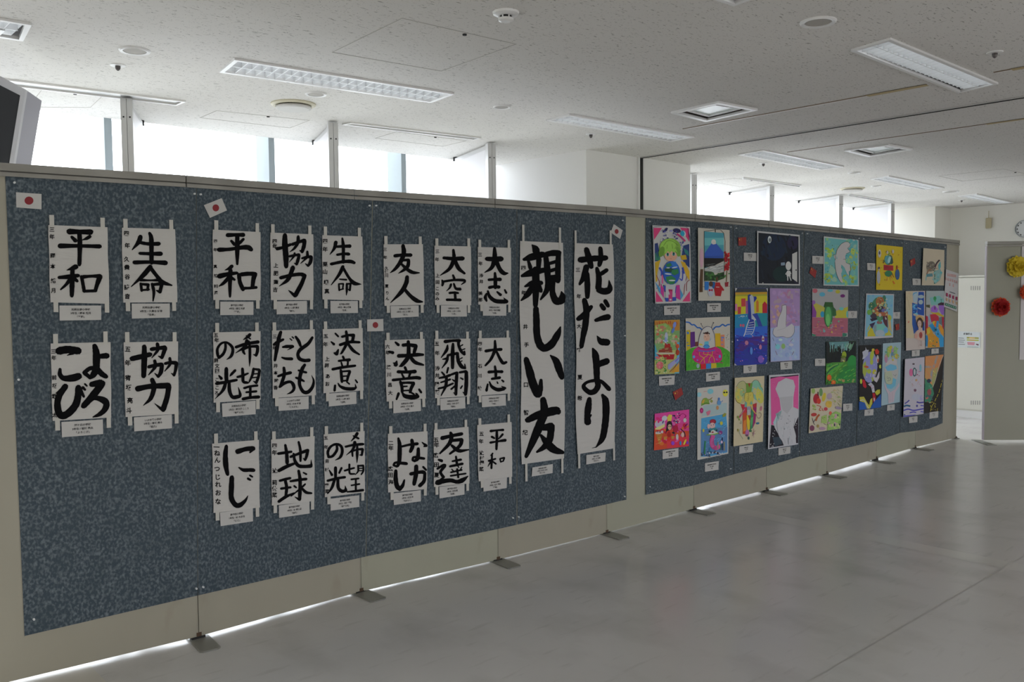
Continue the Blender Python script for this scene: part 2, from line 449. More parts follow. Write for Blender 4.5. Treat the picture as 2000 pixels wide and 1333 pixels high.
bar(4.785, 4.83, 2.03, 2.36, ZC - .004, ZC - .0036).build('joint_tape', M_STAIN, bpy.data.objects['ceiling_joint'])
bar(4.785, 4.83, 1.50, 1.62, ZC - .004, ZC - .0036).build('joint_tape', M_STAIN, bpy.data.objects['ceiling_joint'])
bar(6.22, 6.26, 1.6, 2.25, ZC - .004, ZC - .0036).build('joint_tape', M_STAIN, bpy.data.objects['ceiling_joint.001'])

def round_speaker(x, y, r, lab):
    c = ceil(x, y); root = empty('ceiling_speaker'); tag(root, lab, 'speaker', 'round ceiling speakers')
    MB().lathe((c[0], c[1], ZC), [(r, 0), (r, -.004), (r * .93, -.009), (r * .74, -.006), (r * .74, 0)], 32).build('rim', M_WTRIM, root, False)
    MB().lathe((c[0], c[1], ZC), [(r * .73, -.001), (r * .7, -.0045), (.001, -.006)], 32).build('grille', mat('grille', (.45, .43, .40), .8), root)
round_speaker(263, 98, .066, 'round recessed ceiling speaker above the television end')
round_speaker(1598, 42, .072, 'round recessed ceiling speaker at the top beside the bright louvred light')
round_speaker(980, 208, .052, 'small round recessed ceiling speaker in front of the third partition')
round_speaker(617, 183, .058, 'small round white recessed fitting beside the large cream air diffuser')
round_speaker(1668, 337, .055, 'small distant round ceiling fitting beyond the fourth light')
round_speaker(1711, 363, .05, 'tiny distant round ceiling fitting beyond the far cream diffuser')
round_speaker(1857, 374, .085, 'distant round ceiling fitting near the far corner')
M_GRDISC = mat('grey_disc', (.60, .59, .57), .6)
for x, y, r, lab in [(573, 203, .125, 'large round cream ceiling air diffuser in front of the second partition'), (1665, 368, .125, 'distant round cream ceiling air diffuser above the drawings')]:
    c = ceil(x, y); root = empty('round_diffuser'); tag(root, lab, 'diffuser')
    MB().lathe((c[0], c[1], ZC), [(r, 0), (r, -.006), (r * .9, -.014), (r * .62, -.008), (r * .62, 0)], 36).build('cream_ring', mat('cream_ring', (.62, .58, .44), .5), root)
    MB().lathe((c[0], c[1], ZC), [(r * .55, -.008), (r * .80, -.018), (r * .80, -.026), (r * .7, -.032), (.001, -.034)], 36).build('disc', M_GRDISC, root)
for x, y, lab in [(230, 127, 'small ceiling sprinkler head below the first round speaker'), (1154, 262, 'small ceiling sprinkler head behind the light by the column'),
             (1491, 319, 'small ceiling sprinkler head beyond the black track'), (1943, 102, 'small ceiling sprinkler head at upper right'), (1878, 391, 'tiny ceiling sprinkler head near the far corner')]:
    c = ceil(x, y); root = empty('sprinkler_head'); tag(root, lab, 'sprinkler', 'ceiling sprinkler heads')
    MB().lathe((c[0], c[1], ZC), [(.036, 0), (.034, -.004), (.020, -.005)], 20).build('plate', M_WTRIM, root)
    MB().lathe((c[0], c[1], ZC), [(.012, -.004), (.012, -.014), (.009, -.022), (.003, -.027)], 14).build('nozzle', mat('dark_nozzle', (.12, .11, .11), .4, .6), root)
c = ceil(988, 24); root = empty('smoke_detector'); tag(root, 'white smoke detector on the ceiling at top centre', 'smoke detector')
MB().lathe((c[0], c[1], ZC), [(.052, 0), (.050, -.008), (.030, -.014)], 28).build('base', M_WTRIM, root)
MB().lathe((c[0], c[1], ZC), [(.022, -.014), (.022, -.024)], 20).build('vent_ring', M_DARK, root)
for k in range(6):
    a = k * math.pi / 3 + .3
    MB().box((c[0] + .024 * math.cos(a) - .002, c[1] + .024 * math.sin(a) - .002, ZC - .026), (c[0] + .024 * math.cos(a) + .002, c[1] + .024 * math.sin(a) + .002, ZC - .013)).build('rib', M_WTRIM, root)
MB().lathe((c[0], c[1], ZC), [(.030, -.024), (.029, -.032), (.018, -.037)], 28).build('cap', M_WTRIM, root)

# walls -------------------------------------------------------------
struct(MB().box((XL - .2, YB - .2, 0), (XL, YG + .25, ZC + .5)).build('wall_left', M_WALLB))
struct(MB().box((XR, YB - .2, 0), (XR + .2, YG + .25, ZC + .5)).build('wall_right', M_WALL2))
m = MB(); xs = [XL] + [v for ab in BACK_FILL for v in ab] + [XR]
m.box((XL, YB - .2, 0), (XR, YB, .45)); m.box((XL, YB - .2, 1.7), (XR, YB, ZC))
for i in range(0, len(xs), 2): m.box((xs[i], YB - .2, .45), (xs[i + 1], YB, 1.7))
struct(m.build('wall_back', M_WALLB))
# window wall: sill, glass, box mullions
struct(MB().box((XL, YG - .08, 0), (XR, YG + .08, .18)).build('wall_window_sill', M_WALL))
wn = MB(); wn.box((XL, YG + .03, .18), (XR, YG + .036, ZC + .5)); wo = wn.build('window_1', M_WINGLASS); struct(wo)
mull = [1.76, 2.83, 3.93, 5.02, 10.6, .68, -.4, -1.48, -2.56]
for x in mull:
    MB().box((x, YW + .01, 0), (x + .045, YW + .20, ZC + .49)).build('window_mullion', M_MULL, wo)
# column with the partition guide
m = MB().box((4.905, 4.60, 0), (6.20, YG, ZC)); struct(m.build('wall_column', M_WALL))
MB().box((5.515, 4.585, 0), (5.555, 4.5995, ZC)).build('guide_channel', M_DARK, bpy.data.objects['wall_column'])
for x in (5.495, 5.555):
    MB().box((x, 4.583, 0), (x + .02, 4.5995, ZC)).build('guide_trim', M_WTRIM, bpy.data.objects['wall_column'])
struct(MB().box((11.75, 4.84, 0), (XR, YG, ZC)).build('wall_far_column', M_WALL2))

# thin white partitions between the panels and the windows, each on an aluminium post
PL = [((1.667, 4.954), (.44, .90), 1.30, 'first window partition from the left, just right of the television'),
      ((2.870, 4.839), None, 1.25, 'second window partition from the left'),
      ((4.134, 4.797), None, 1.25, 'third window partition, left of the white column'),
      ((6.628, 4.873), None, 1.1, 'window partition hidden partly behind the right side of the column'),
      ((7.984, 4.909), None, 1.1, 'first full window partition to the right of the column'),
      ((9.413, 4.911), None, 1.1, 'second full window partition to the right of the column'),
      ((10.809, 4.963), None, 1.1, 'last and smallest window partition before the far column')]
for (px_, py_), _, ln_, lab in PL:
    d = np.array([.345, .94]); d /= np.linalg.norm(d)
    if px_ < 2: d = np.array([.432, .90])
    if px_ > 4: d = np.array([.30, .95]); d /= np.linalg.norm(d)
    s_ = np.array([d[1], -d[0]]); root = empty('window_partition', ); tag(root, 'tall white ' + lab, 'partition')
    p0 = np.array([px_, py_]); zt = ZC - .012
    L_ = (YG - .12 - py_) / d[1]
    def q2(a, b_, w0, w1): return [p0 + d * a + s_ * w0, p0 + d * a + s_ * w1, p0 + d * b_ + s_ * w1, p0 + d * b_ + s_ * w0]
    MB().hexa(q2(.05, L_, -.012, .012), .06, zt - .03).build('board', M_PART, root)
    MB().hexa(q2(.0, .05, -.030, -.001), 0, zt).build('post', M_ALU, root)
    MB().hexa(q2(.0, .05, .001, .030), 0, zt).build('post', M_ALU, root)
    MB().hexa(q2(.05, L_, -.008, .008), zt - .028, zt).build('top_rail', M_ALU, root)
    for w in (-.016, .016):
        c = p0 + s_ * w
        k = MB(); k.hexa([c - d * .002 - s_ * .004, c - d * .002 + s_ * .004, c + s_ * .004, c - s_ * .004], ZC - .115, ZC - .107); k.build('screw', M_DARK, root)
    c = p0 + d * (L_ * .62)
    MB().box((c[0] - .012, c[1] - .012, zt - .02), (c[0] + .012, c[1] + .012, zt + .012)).build('ceiling_clip', M_DARK, root)

# ------------------------------------------------------------------ the folding display panels
M_GROOVE2 = mat('rail_groove_shadow', (.10, .095, .085), .6)
PCOL = [0, 0, 1, 0, 1, 0, 1, 0, 1, 0]
PLAB = ['beige steel display panel at the left end with the blank left margin', 'beige display panel second from the left, under the top-left calligraphy', 'greenish display panel third from the left',
        'beige display panel fourth from the left', 'greenish display panel under the two long scrolls', 'beige display panel behind the first drawings', 'grey-green display panel behind the white-figure drawings',
        'beige display panel behind the elephant drawing\'s right neighbours', 'greenish display panel behind the yellow drawing', 'beige display panel at the far right end of the row, with the leaflet']
TH_ = .028
panels = []
for k in range(10):
    a, t, nn, ln = SEG[k]
    g = .002
    a0 = a + t * g; b0 = a + t * (ln - g); th = nn * TH_
    root = empty('display_panel'); tag(root, PLAB[k], 'display panel', 'folding display panels in a row'); panels.append(root)
    q = [a0, b0, b0 - th, a0 - th]
    zb = [ZB[k], ZB[k + 1], ZB[k + 1], ZB[k]]; zt = [ZT[k] - .02, ZT[k + 1] - .02, ZT[k + 1] - .02, ZT[k] - .02]
    MB().hexa(q, zb, zt).build('panel_face', M_BEIGE[PCOL[k]], root)
    # top rail: cap and lower lip
    def railq(f0, f1): return [a0 + nn * f0, b0 + nn * f0, b0 - nn * (TH_ + f1), a0 - nn * (TH_ + f1)]
    def hz(o0): return [ZT[k] + o0, ZT[k + 1] + o0, ZT[k + 1] + o0, ZT[k] + o0]
    MB().hexa(railq(.009, .009), hz(-.030), hz(0)).build('top_rail', M_RAIL, root)
    MB().hexa(railq(.004, .004), hz(-.036), hz(-.030)).build('rail_groove', M_GROOVE2, root)
    MB().hexa(railq(.0095, .009), hz(-.052), hz(-.036)).build('rail_lip', M_RAIL, root)
    # hinge edge trim at the right end
    MB().hexa([b0 - t * .004 + nn * .0015, b0 + nn * .0015, b0 - th, b0 - t * .004 - th], [ZB[k + 1] + .002] * 4, [ZT[k + 1] - .05] * 4).build('edge_strip', M_BEIGE[PCOL[k]], root)
    if k < 9 or True:
        # foot plate under the joint, sticking out on both sides
        fc = b0 + t * .004
        m = MB(); w = .046; L1 = .165 if k != 9 else .02
        c = [fc - t * w + nn * L1, fc + t * w + nn * L1, fc + t * w - nn * .19, fc - t * w - nn * .19]
        m.hexa([c[0] - nn * .012, c[1] - nn * .012, c[2], c[3]], .0005, .007)
        m.hexa([c[0] + t * .012, c[1] - t * .012, c[1] - nn * .012, c[0] - nn * .012], .0005, .007)
        m.build('foot_plate', M_GREYMETAL, root)
        MB().hexa([fc - t * w * .75 + nn * .002, fc + t * w * .6 + nn * .002, fc + t * w * .6 - nn * .03, fc - t * w * .75 - nn * .03], .007, max(.014, ZB[k + 1] - .0005)).build('foot_socket', M_DARK, root)
        MB().hexa([fc - t * .012 + nn * .0028, fc + t * .010 + nn * .0028, fc + t * .010 + nn * .0003, fc - t * .012 + nn * .0003], ZB[k + 1] + .001, ZB[k + 1] + .018).build('rust_stain', M_RUST, root)

# second run of panels at the far right, only its first panel in view
pa = on_z(1921, 863.5, .012)[:2]; pdir = np.array([.72, -.694]); pdir /= np.linalg.norm(pdir)
pb = pa + pdir * .9; pn = np.array([pdir[1], -pdir[0]])
if pn @ pa > 0: pn = -pn
zt_a = z_at(pa, (1928, 472)); zt_b = zt_a + .06
root = empty('display_panel'); tag(root, 'olive grey display panel with paper flowers at the right edge', 'display panel', 'folding display panels in a row')
zbb = .03
MB().hexa([pa, pb, pb - pn * .03, pa - pn * .03], zbb, [zt_a - .02, zt_a - .02, zt_a - .02, zt_a - .02]).build('panel_face', M_BEIGE[2], root)
MB().hexa([pa + pn * .009, pb + pn * .009, pb - pn * .039, pa - pn * .039], zt_a - .03, zt_a).build('top_rail', M_RAIL, root)
MB().hexa([pa + pn * .009, pb + pn * .009, pb - pn * .039, pa - pn * .039], zt_a - .052, zt_a - .036).build('rail_lip', M_RAIL, root)
MB().hexa([pa - pdir * .004 + pn * .002, pa + pdir * .003 + pn * .002, pa + pdir * .003 - pn * .032, pa - pdir * .004 - pn * .032], zbb, zt_a - .05).build('edge_strip', mat('pale_lilac_edge', (.55, .50, .56), .5), root)
MB().hexa([pa - pdir * .04 + pn * .16, pa + pdir * .05 + pn * .16, pa + pdir * .05 - pn * .17, pa - pdir * .04 - pn * .17], .0005, .007).build('foot_plate', M_GREYMETAL, root)
def on_side(x, y, d=0.0):
    r = ray(x, y); q = ((pa + pn * d) @ pn) / (r[:2] @ pn); return CAM + r * q

# lockers, notice, clock and the tan tag on the far wall
XLK = 11.25
def lk(x, y, d=0): return on_x(x, y, XLK - d)
zt = lk(1900, 541)[2]; yl = lk(1866, 600)[1] + .35; yr = lk(1931, 600)[1]
root = empty('steel_locker'); tag(root, 'tall cream steel locker seen in the gap between the two panel runs', 'locker')
z0l = .09
MB().box((XLK + .02, yr, z0l), (XLK + .45, yl, zt)).build('body', M_CREAM, root)
MB().box((XLK, yr - .9, zt - .001), (XLK + .47, yl, zt + .018)).build('top', M_CREAM, root)
dy = lk(1924, 600)[1]
MB().box((XLK, dy + .004, z0l + .02), (XLK + .019, yl - .01, zt - .012)).build('door', M_CREAM, root)
MB().box((XLK, yr - .9, z0l + .02), (XLK + .019, dy - .004, zt - .012)).build('door', M_CREAM, root)
MB().box((XLK + .02, yr - .9, z0l), (XLK + .45, yr, zt)).build('body_right', M_CREAM, root)
MB().box((XLK + .03, yr - .9, 0), (XLK + .45, yl, z0l)).build('plinth', M_WTRIM, root)
for yy in (563, 787):
    for k in range(5):
        x = 1896 + k * 4.2
        a = lk(x, yy - 4); b_ = lk(x + 1.6, yy + 4)
        MB().box((XLK - .002, b_[1], b_[2]), (XLK + .0005, a[1], a[2])).build('vent_slot', mat('vent_slot_grey', (.35, .34, .32), .6), root)
def quad_on(fn, pts, d): return [fn(x, y, d) for x, y in pts]
cw = on_x(2001.5, 447, XR - .03); rr = abs(on_x(2001.5 - 18.5, 447, XR - .03)[1] - cw[1])
root = empty('wall_clock'); tag(root, 'round white wall clock with thin grey rim at the right edge', 'clock')
def disc(name, r0, r1, x0, x1, m):
    n = 40; k = MB(); v = []; f = []
    ring = [(r1, x1), (r1, x0), (r0, x0)] if r0 > 0 else [(r1, x1), (r1, x0)]
    for r_, x_ in ring:
        for i in range(n):
            a = 2 * math.pi * i / n; v.append((x_, cw[1] + r_ * math.cos(a), cw[2] + r_ * math.sin(a) * 1.0))
    for q in range(len(ring) - 1):
        for i in range(n): f.append([q * n + i, q * n + (i + 1) % n, (q + 1) * n + (i + 1) % n, (q + 1) * n + i])
    if r0 <= 0: f.append([n + i for i in range(n)])
    k.add(v, f); return k.build(name, m, root)
disc('rim', rr * .93, rr, XR - .05, XR - .001, mat('clock_rim', (.42, .45, .46), .4))
disc('dial', 0, rr * .94, XR - .035, XR - .002, mat('clock_face', (.72, .74, .75), .5))
for i in range(12):
    a = i * math.pi / 6; y_ = cw[1] + rr * .78 * math.cos(a); z_ = cw[2] + rr * .78 * math.sin(a)
    MB().box((XR - .038, y_ - .006, z_ - .008), (XR - .0351, y_ + .006, z_ + .008)).build('hour_mark', M_PRINT, root)
for a, L_, w in ((2.45, .5, .006), (.9, .7, .004)):
    # angle measured from +y (photo left) upwards
    dy_, dz_ = math.cos(a) * -1, math.sin(a)
    dy_ = -dy_ if a > 2 else dy_
    k = MB(); k.para((XR - .041, cw[1] - dz_ * w, cw[2] + dy_ * w * -1), (.003, 0, 0), (0, dy_ * rr * L_, dz_ * rr * L_), (0, dz_ * w * 2, -dy_ * w * -2)); k.build('clock_hand', M_PRINT, root)
root = empty('hanging_tag'); tag(root, 'small tan box hanging from a cord on the far white wall', 'hanging box')
ta = on_x(1924.5, 426, XR - .05); tb = on_x(1935.5, 446, XR - .05); tc_ = on_x(1929.5, 412, XR - .05)
bm_ = MB(); bm_.box((XR - .05, tb[1], tb[2]), (XR - .02, ta[1], ta[2])); bx_ = bm_.build('box', M_TAG, root)
_m = bx_.modifiers.new('b', 'BEVEL'); _m.width = .012; _m.segments = 3
MB().box((XR - .04, (ta[1] + tb[1]) / 2 - .003, ta[2] - .002), (XR - .034, (ta[1] + tb[1]) / 2 + .003, tc_[2])).build('cord', M_TAG, root)

# television hanging behind the panels at the left edge
A = on_y(50, 175, 4.42); A2 = on_y(27, 317, 4.50); Bk = on_y(81, 184, 4.62)
dv = (A2 - A) / abs(A2[2] - A[2]) * .42; kv = Bk - A; kv[2] = 0
Lp = on_y(0, 158.5, 4.22); wv = (Lp - A); wv[2] = 0; wv = wv / np.linalg.norm(wv) * .62
dv = np.array(dv)
root = empty('television'); tag(root, 'silver-cased television with black screen hung from the ceiling at the left edge', 'television')
MB().para(A + kv * .12, wv, dv, kv * .88).build('case', M_TVS, root)
m = MB(); kf = kv * .12; nw = wv / .62; nd = dv / .42
def bez(o0, a_, b_): m.para(A + o0, a_, b_, kf)
bez(np.zeros(3), wv, nd * .034); bez(nd * .37, wv, nd * .05); bez(nd * .034, nw * .042, nd * .336); bez(nd * .034 + nw * .578, nw * .042, nd * .336)
m.build('bezel', M_TVB, root)
MB().para(A + nd * .034 + nw * .042 + kf * .35, nw * .536, nd * .336, kf * .5).build('screen', M_SCREEN, root)
cc = A + wv * .85 + kv * .6
MB().box((cc[0] - .025, cc[1] - .025, cc[2] - .05), (cc[0] + .025, cc[1] + .025, ZC)).build('ceiling_pole', M_ALU, root)
MB().box((cc[0] - .08, cc[1] - .08, ZC - .01), (cc[0] + .08, cc[1] + .08, ZC)).build('ceiling_bracket', M_ALU, root)

# paper flowers on the right-hand panel
random.seed(5)
def flower(x, y, rpx, m1, m2, lab):
    c = on_side(x, y, .05); r = rpx / F_PX * np.linalg.norm(c - CAM)
    root = empty('paper_flower'); tag(root, lab, 'paper flower', 'tissue paper flowers')
    T = np.array([pdir[0], pdir[1], 0]); Z = np.array([0, 0, 1.]); N = np.array([pn[0], pn[1], 0])
    for ring, (cnt, rad, tilt, mm) in enumerate([(9, 1.0, .12, m2), (9, .90, .35, m1), (8, .70, .7, m1), (6, .45, 1.1, m1)]):
        for i in range(cnt):
            a0 = 2 * math.pi * (i + random.random() * .5) / cnt + ring
            v = []; f = []
            nu, nv = 5, 4; wd = 2.6 * math.pi / cnt
            for iu in range(nu + 1):
                for iv in range(nv + 1):
                    s = iu / nu; a = a0 + (iv / nv - .5) * wd * (.5 + .5 * s)
                    rad_ = rad * r * s * (1 + .10 * math.sin(iv * 2.7 + i + ring) * s)
                    h_ = r * (.75 * math.sin(tilt) * s + .08 * math.sin(iv * 3.1 + i * 2) * s) + ring * r * .05
                    rr_ = rad_ * math.cos(tilt * s)
                    v.append(c + T * rr_ * math.cos(a) + Z * rr_ * math.sin(a) + N * (h_ - r * .25))
            for iu in range(nu):
                for iv in range(nv):
                    q = iu * (nv + 1) + iv; f.append([q, q + 1, q + nv + 2, q + nv + 1])
            link('petal', v, f, mm, root, True)
    return root
flower(1989, 521, 18, M_YFLOW, M_YFLOW, 'yellow tissue paper flower at the upper right edge')
flower(1956, 600, 16, M_RFLOW, M_RFLOW2, 'red tissue paper flower with orange outer petals on the olive panel')
flower(2008, 571, 13, M_RFLOW2, M_RFLOW2, 'orange-red tissue paper flower cut by the right edge')
pst = quad_on(on_side, [(1996, 476), (2060, 474), (2060, 704), (1991, 703)], .006)
tag(link('wall_poster', pst, [[3, 2, 1, 0]], mat('white_poster_paper', (.70, .67, .68), .6)), 'large white poster sheet cut by the right edge, behind the flowers', 'poster')

# ------------------------------------------------------------------ things pinned to the panels
CR = {'A': (0, 300, 3.92), 'B': (0, 620, 3.92), 'C': (380, 380, 5.1278), 'D': (380, 620, 5.5556), 'E': (380, 820, 5.5556),
      'F': (710, 430, 6.348), 'G': (710, 620, 6.348), 'H': (710, 810, 6.4516), 'I': (1000, 430, 5.126), 'J': (1000, 670, 4.761),
      'K': (1260, 420, 6.667), 'L': (1260, 600, 8.333), 'M': (1260, 740, 7.017), 'N': (1420, 440, 4.597), 'O': (1420, 720, 7.406),
      'P': (1570, 450, 6.06), 'Q': (1570, 650, 6.346), 'R': (1670, 460, 6.348), 'T': (1670, 650, 6.348), 'V': (1820, 640, 5.333),
      'W': (1760, 560, 9.52), 'X': (1680, 560, 11.11), 'Z': (0, 0, 1)}
def px(t, x, y):
    a, b_, s = CR[t]; return (a + x / s, b_ + y / s)
def homog(q):
    """unit square (u right, v down) -> quad TL,TR,BR,BL"""
    A = []; B = []
    for (u, v), (x, y) in zip([(0, 0), (1, 0), (1, 1), (0, 1)], q):
        A.append([u, v, 1, 0, 0, 0, -u * x, -v * x]); B.append(x)
        A.append([0, 0, 0, u, v, 1, -u * y, -v * y]); B.append(y)
    h = np.linalg.solve(np.array(A, float), np.array(B, float)); return np.append(h, 1).reshape(3, 3)
def hmap(H, x, y):
    w = H[6] * x + H[7] * y + H[8]; return (H[0] * x + H[1] * y + H[2]) / w, (H[3] * x + H[4] * y + H[5]) / w
class Surf:
    """a sheet hanging on the panels: quad corners in photo pixels, a stand-off and a gentle curl"""
    def __init__(s, q, d, curl=0.0, pw=3.0, wave=0.0, ph=0.0, sides=(1, 1), on=on_board):
        s.q = q; Hm = homog(q); s.H = [float(a) for a in Hm.ravel()]; s.Hi = [float(a) for a in np.linalg.inv(Hm).ravel()]; s.d = d; s.curl = curl; s.pw = pw; s.wave = wave; s.ph = ph; s.sides = sides; s.on = on
    def off(s, u, v):
        c = 2 * u - 1
        k = s.sides[0] if c < 0 else s.sides[1]
        e = min(1.3, abs(c)) ** s.pw * s.curl * k 
        return s.d + e + s.wave * (1 + math.sin(v * 9 + s.ph + u * 2.5)) * .5
    def at(s, x, y, lift=0.0):
        u, v = hmap(s.Hi, x, y); return s.on(x, y, s.off(u, v) + lift)
    def uv(s, u, v, lift=0.0):
        x, y = hmap(s.H, u, v); return s.on(x, y, s.off(u, v) + lift)
def surf_mesh(s, nu=8, nv=6, u0=0, u1=1, v0=0, v1=1, lift=0, rag=0.0, seed=0):
    rnd = random.Random(seed); vs = []; fs = []
    for i in range(nu + 1):
        for j in range(nv + 1):
            u = u0 + (u1 - u0) * i / nu; v = v0 + (v1 - v0) * j / nv
            if rag and i in (0, nu): u += rag * math.sin(v * 11 + seed + i)
            vs.append(s.uv(u, v, lift))
    for i in range(nu):
        for j in range(nv):
            a = i * (nv + 1) + j; fs.append([a, a + 1, a + nv + 2, a + nv + 1])
    return vs, fs

# blue mottled backing sheets
TOPL = [(10, 341), (359, 365), (740, 388), (963, 402), (1222, 421), (1260, 424), (1359, 431), (1500, 444), (1620, 455), (1752, 465.5), (1850, 477)]
BOTL = [(48, 1243), (300, 1184), (390, 1163), (560, 1124), (704, 1090), (900, 1049), (973, 1034), (1183, 986), (1222, 976.5), (1222.5, 977),
        (1261, 967), (1354, 949), (1437, 926), (1492, 913), (1530, 902), (1559, 893), (1613, 884), (1660, 874), (1711, 862), (1758, 846), (1783, 843), (1815, 838), (1841, 827)]
def lerp(L, x):
    return float(np.interp(x, [p[0] for p in L], [p[1] for p in L]))
SH = [((10, 48), (383, 386), 'leftmost mottled blue backing sheet, holding four calligraphy pieces'), ((384, 387), (727, 714), 'second mottled blue backing sheet from the left, under three columns of calligraphy'),
      ((728.5, 715.5), (1009, 1009), 'third mottled blue backing sheet, with the flag at its left edge'), ((1010, 1010.5), (1222.3, 1223.5), 'fourth mottled blue backing sheet, under the two long scrolls'),
      ((1261, 1261), (1431, 1433), 'mottled blue backing sheet starting the right-hand group of drawings'), ((1432, 1434), (1570, 1561), 'mottled blue backing sheet under the night scene and the elephant'),
      ((1571, 1562), (1681, 1672), 'mottled blue backing sheet under the white dove drawing'), ((1681.5, 1673), (1763.5, 1757), 'mottled blue backing sheet under the yellow drawing'),
      ((1764, 1757.6), (1849.5, 1841), 'last mottled blue backing sheet at the far right end')]
def cloth_off(x, v, i):
    if i < 4: return .0035 + .0008 * math.sin(x * .05 + v * 3)
    return .0035 + (.003 * max(0, v - .55) * (1 + math.sin(x * .045 + 1)))
for i, ((a0, a1), (b0, b1), lab) in enumerate(SH):
    nu = 16; nv = 10; vs = []; fs = []
    for iu in range(nu + 1):
        xt = a0 + (b0 - a0) * iu / nu; xb = a1 + (b1 - a1) * iu / nu
        yt = lerp(TOPL, xt) - 3; yb = lerp(BOTL, xb)
        for iv in range(nv + 1):
            v = iv / nv; x = xt + (xb - xt) * v; y = yt + (yb - yt) * v
            vs.append(on_board(x, y, cloth_off(x, v, i)))
    for iu in range(nu):
        for iv in range(nv):
            q = iu * (nv + 1) + iv; fs.append([q, q + 1, q + nv + 2, q + nv + 1])
    tag(link('backing_sheet', vs, fs, M_CLOTH, None, True), lab, 'backing sheet', 'mottled blue backing sheets')

# brush strokes
def catmull(P, n=6):
    out = []
    for i in range(len(P) - 1):
        p1, p2 = P[i], P[i + 1]
        p0 = P[i - 1] if i > 0 else 2 * p1 - p2; p3 = P[i + 2] if i + 2 < len(P) else 2 * p2 - p1
        for k in range(n):
            t = k / n
            out.append(.5 * ((2 * p1) + (-p0 + p2) * t + (2 * p0 - 5 * p1 + 4 * p2 - p3) * t * t + (-p0 + 3 * p1 - 3 * p2 + p3) * t ** 3))
    out.append(P[-1]); return out
def stroke_polys(pts, rnd):
    """pts [(x,y,w)] -> polygons (crop coordinates): ribbon quads, round joints"""
    P = [np.array(p, float) for p in pts]
    for k in range(1, len(P) - 1):
        pass
    runs = [[P[0]]]
    for k in range(1, len(P)):
        runs[-1].append(P[k])
        if k < len(P) - 1:
            a = P[k][:2] - P[k - 1][:2]; b_ = P[k + 1][:2] - P[k][:2]
            c = a @ b_ / (np.linalg.norm(a) * np.linalg.norm(b_) + 1e-9)
            if c < .2: runs.append([P[k]])
    polys = []
    def disc_(c, r, sq=1.0):
        polys.append([(c[0] + r * math.cos(a + .4) * (1 + .08 * rnd.uniform(-1, 1)), c[1] + r * math.sin(a + .4) * (1 + .08 * rnd.uniform(-1, 1))) for a in [i * math.pi / 4 for i in range(8)]])
    for r in runs:
        C = catmull(r, 5) if len(r) > 2 else [r[0] + (r[1] - r[0]) * t for t in (0, .25, .5, .75, 1)]
        C = [c.copy() for c in C]
        L = []; R = []
        for i, c in enumerate(C):
            d = (C[min(i + 1, len(C) - 1)] - C[max(i - 1, 0)])[:2]; d = d / (np.linalg.norm(d) + 1e-9)
            nn = np.array([-d[1], d[0]]); w = max(c[2], 2) / 2 * 1.27 * (1 + .05 * rnd.uniform(-1, 1))
            L.append(c[:2] + nn * w); R.append(c[:2] - nn * w)
        for i in range(len(C) - 1): polys.append([tuple(L[i]), tuple(L[i + 1]), tuple(R[i + 1]), tuple(R[i])])
        # angled brush entry and rounded exit
        d = (C[1] - C[0])[:2]; d /= np.linalg.norm(d) + 1e-9; nn = np.array([-d[1], d[0]]); w = max(C[0][2], 2) / 2 * 1.27
        disc_(C[0], w * .97); disc_(C[-1], max(C[-1][2], 2) / 2 * 1.22)
    return polys
def parse(s):
    return [[tuple(map(float, p.split(','))) for p in st.split()] for st in s.split(';') if st.strip()]
def poly_mesh(polys, fn):
    v = []; f = []
    for p in polys:
        k = len(v); v += [fn(*q) for q in p]; f.append(list(range(k, k + len(p))))
    return v, f

# glyph outlines from Blender's built-in font
_gc = {}
def glyph(txt, bold=0.0):
    key = (txt, bold)
    if key in _gc: return _gc[key]
    c = bpy.data.curves.new('glyph', 'FONT'); c.body = txt; c.size = 1; c.resolution_u = 2; c.align_x = 'CENTER'; c.offset = bold
    o = bpy.data.objects.new('glyph', c); COL.objects.link(o)
    dg = bpy.context.evaluated_depsgraph_get(); me = bpy.data.meshes.new_from_object(o.evaluated_get(dg))
    v = [(a.co.x, a.co.y) for a in me.vertices]; f = [list(p.vertices) for p in me.polygons]
    bpy.data.objects.remove(o); bpy.data.meshes.remove(me); bpy.data.curves.remove(c)
    _gc[key] = (v, f); return v, f

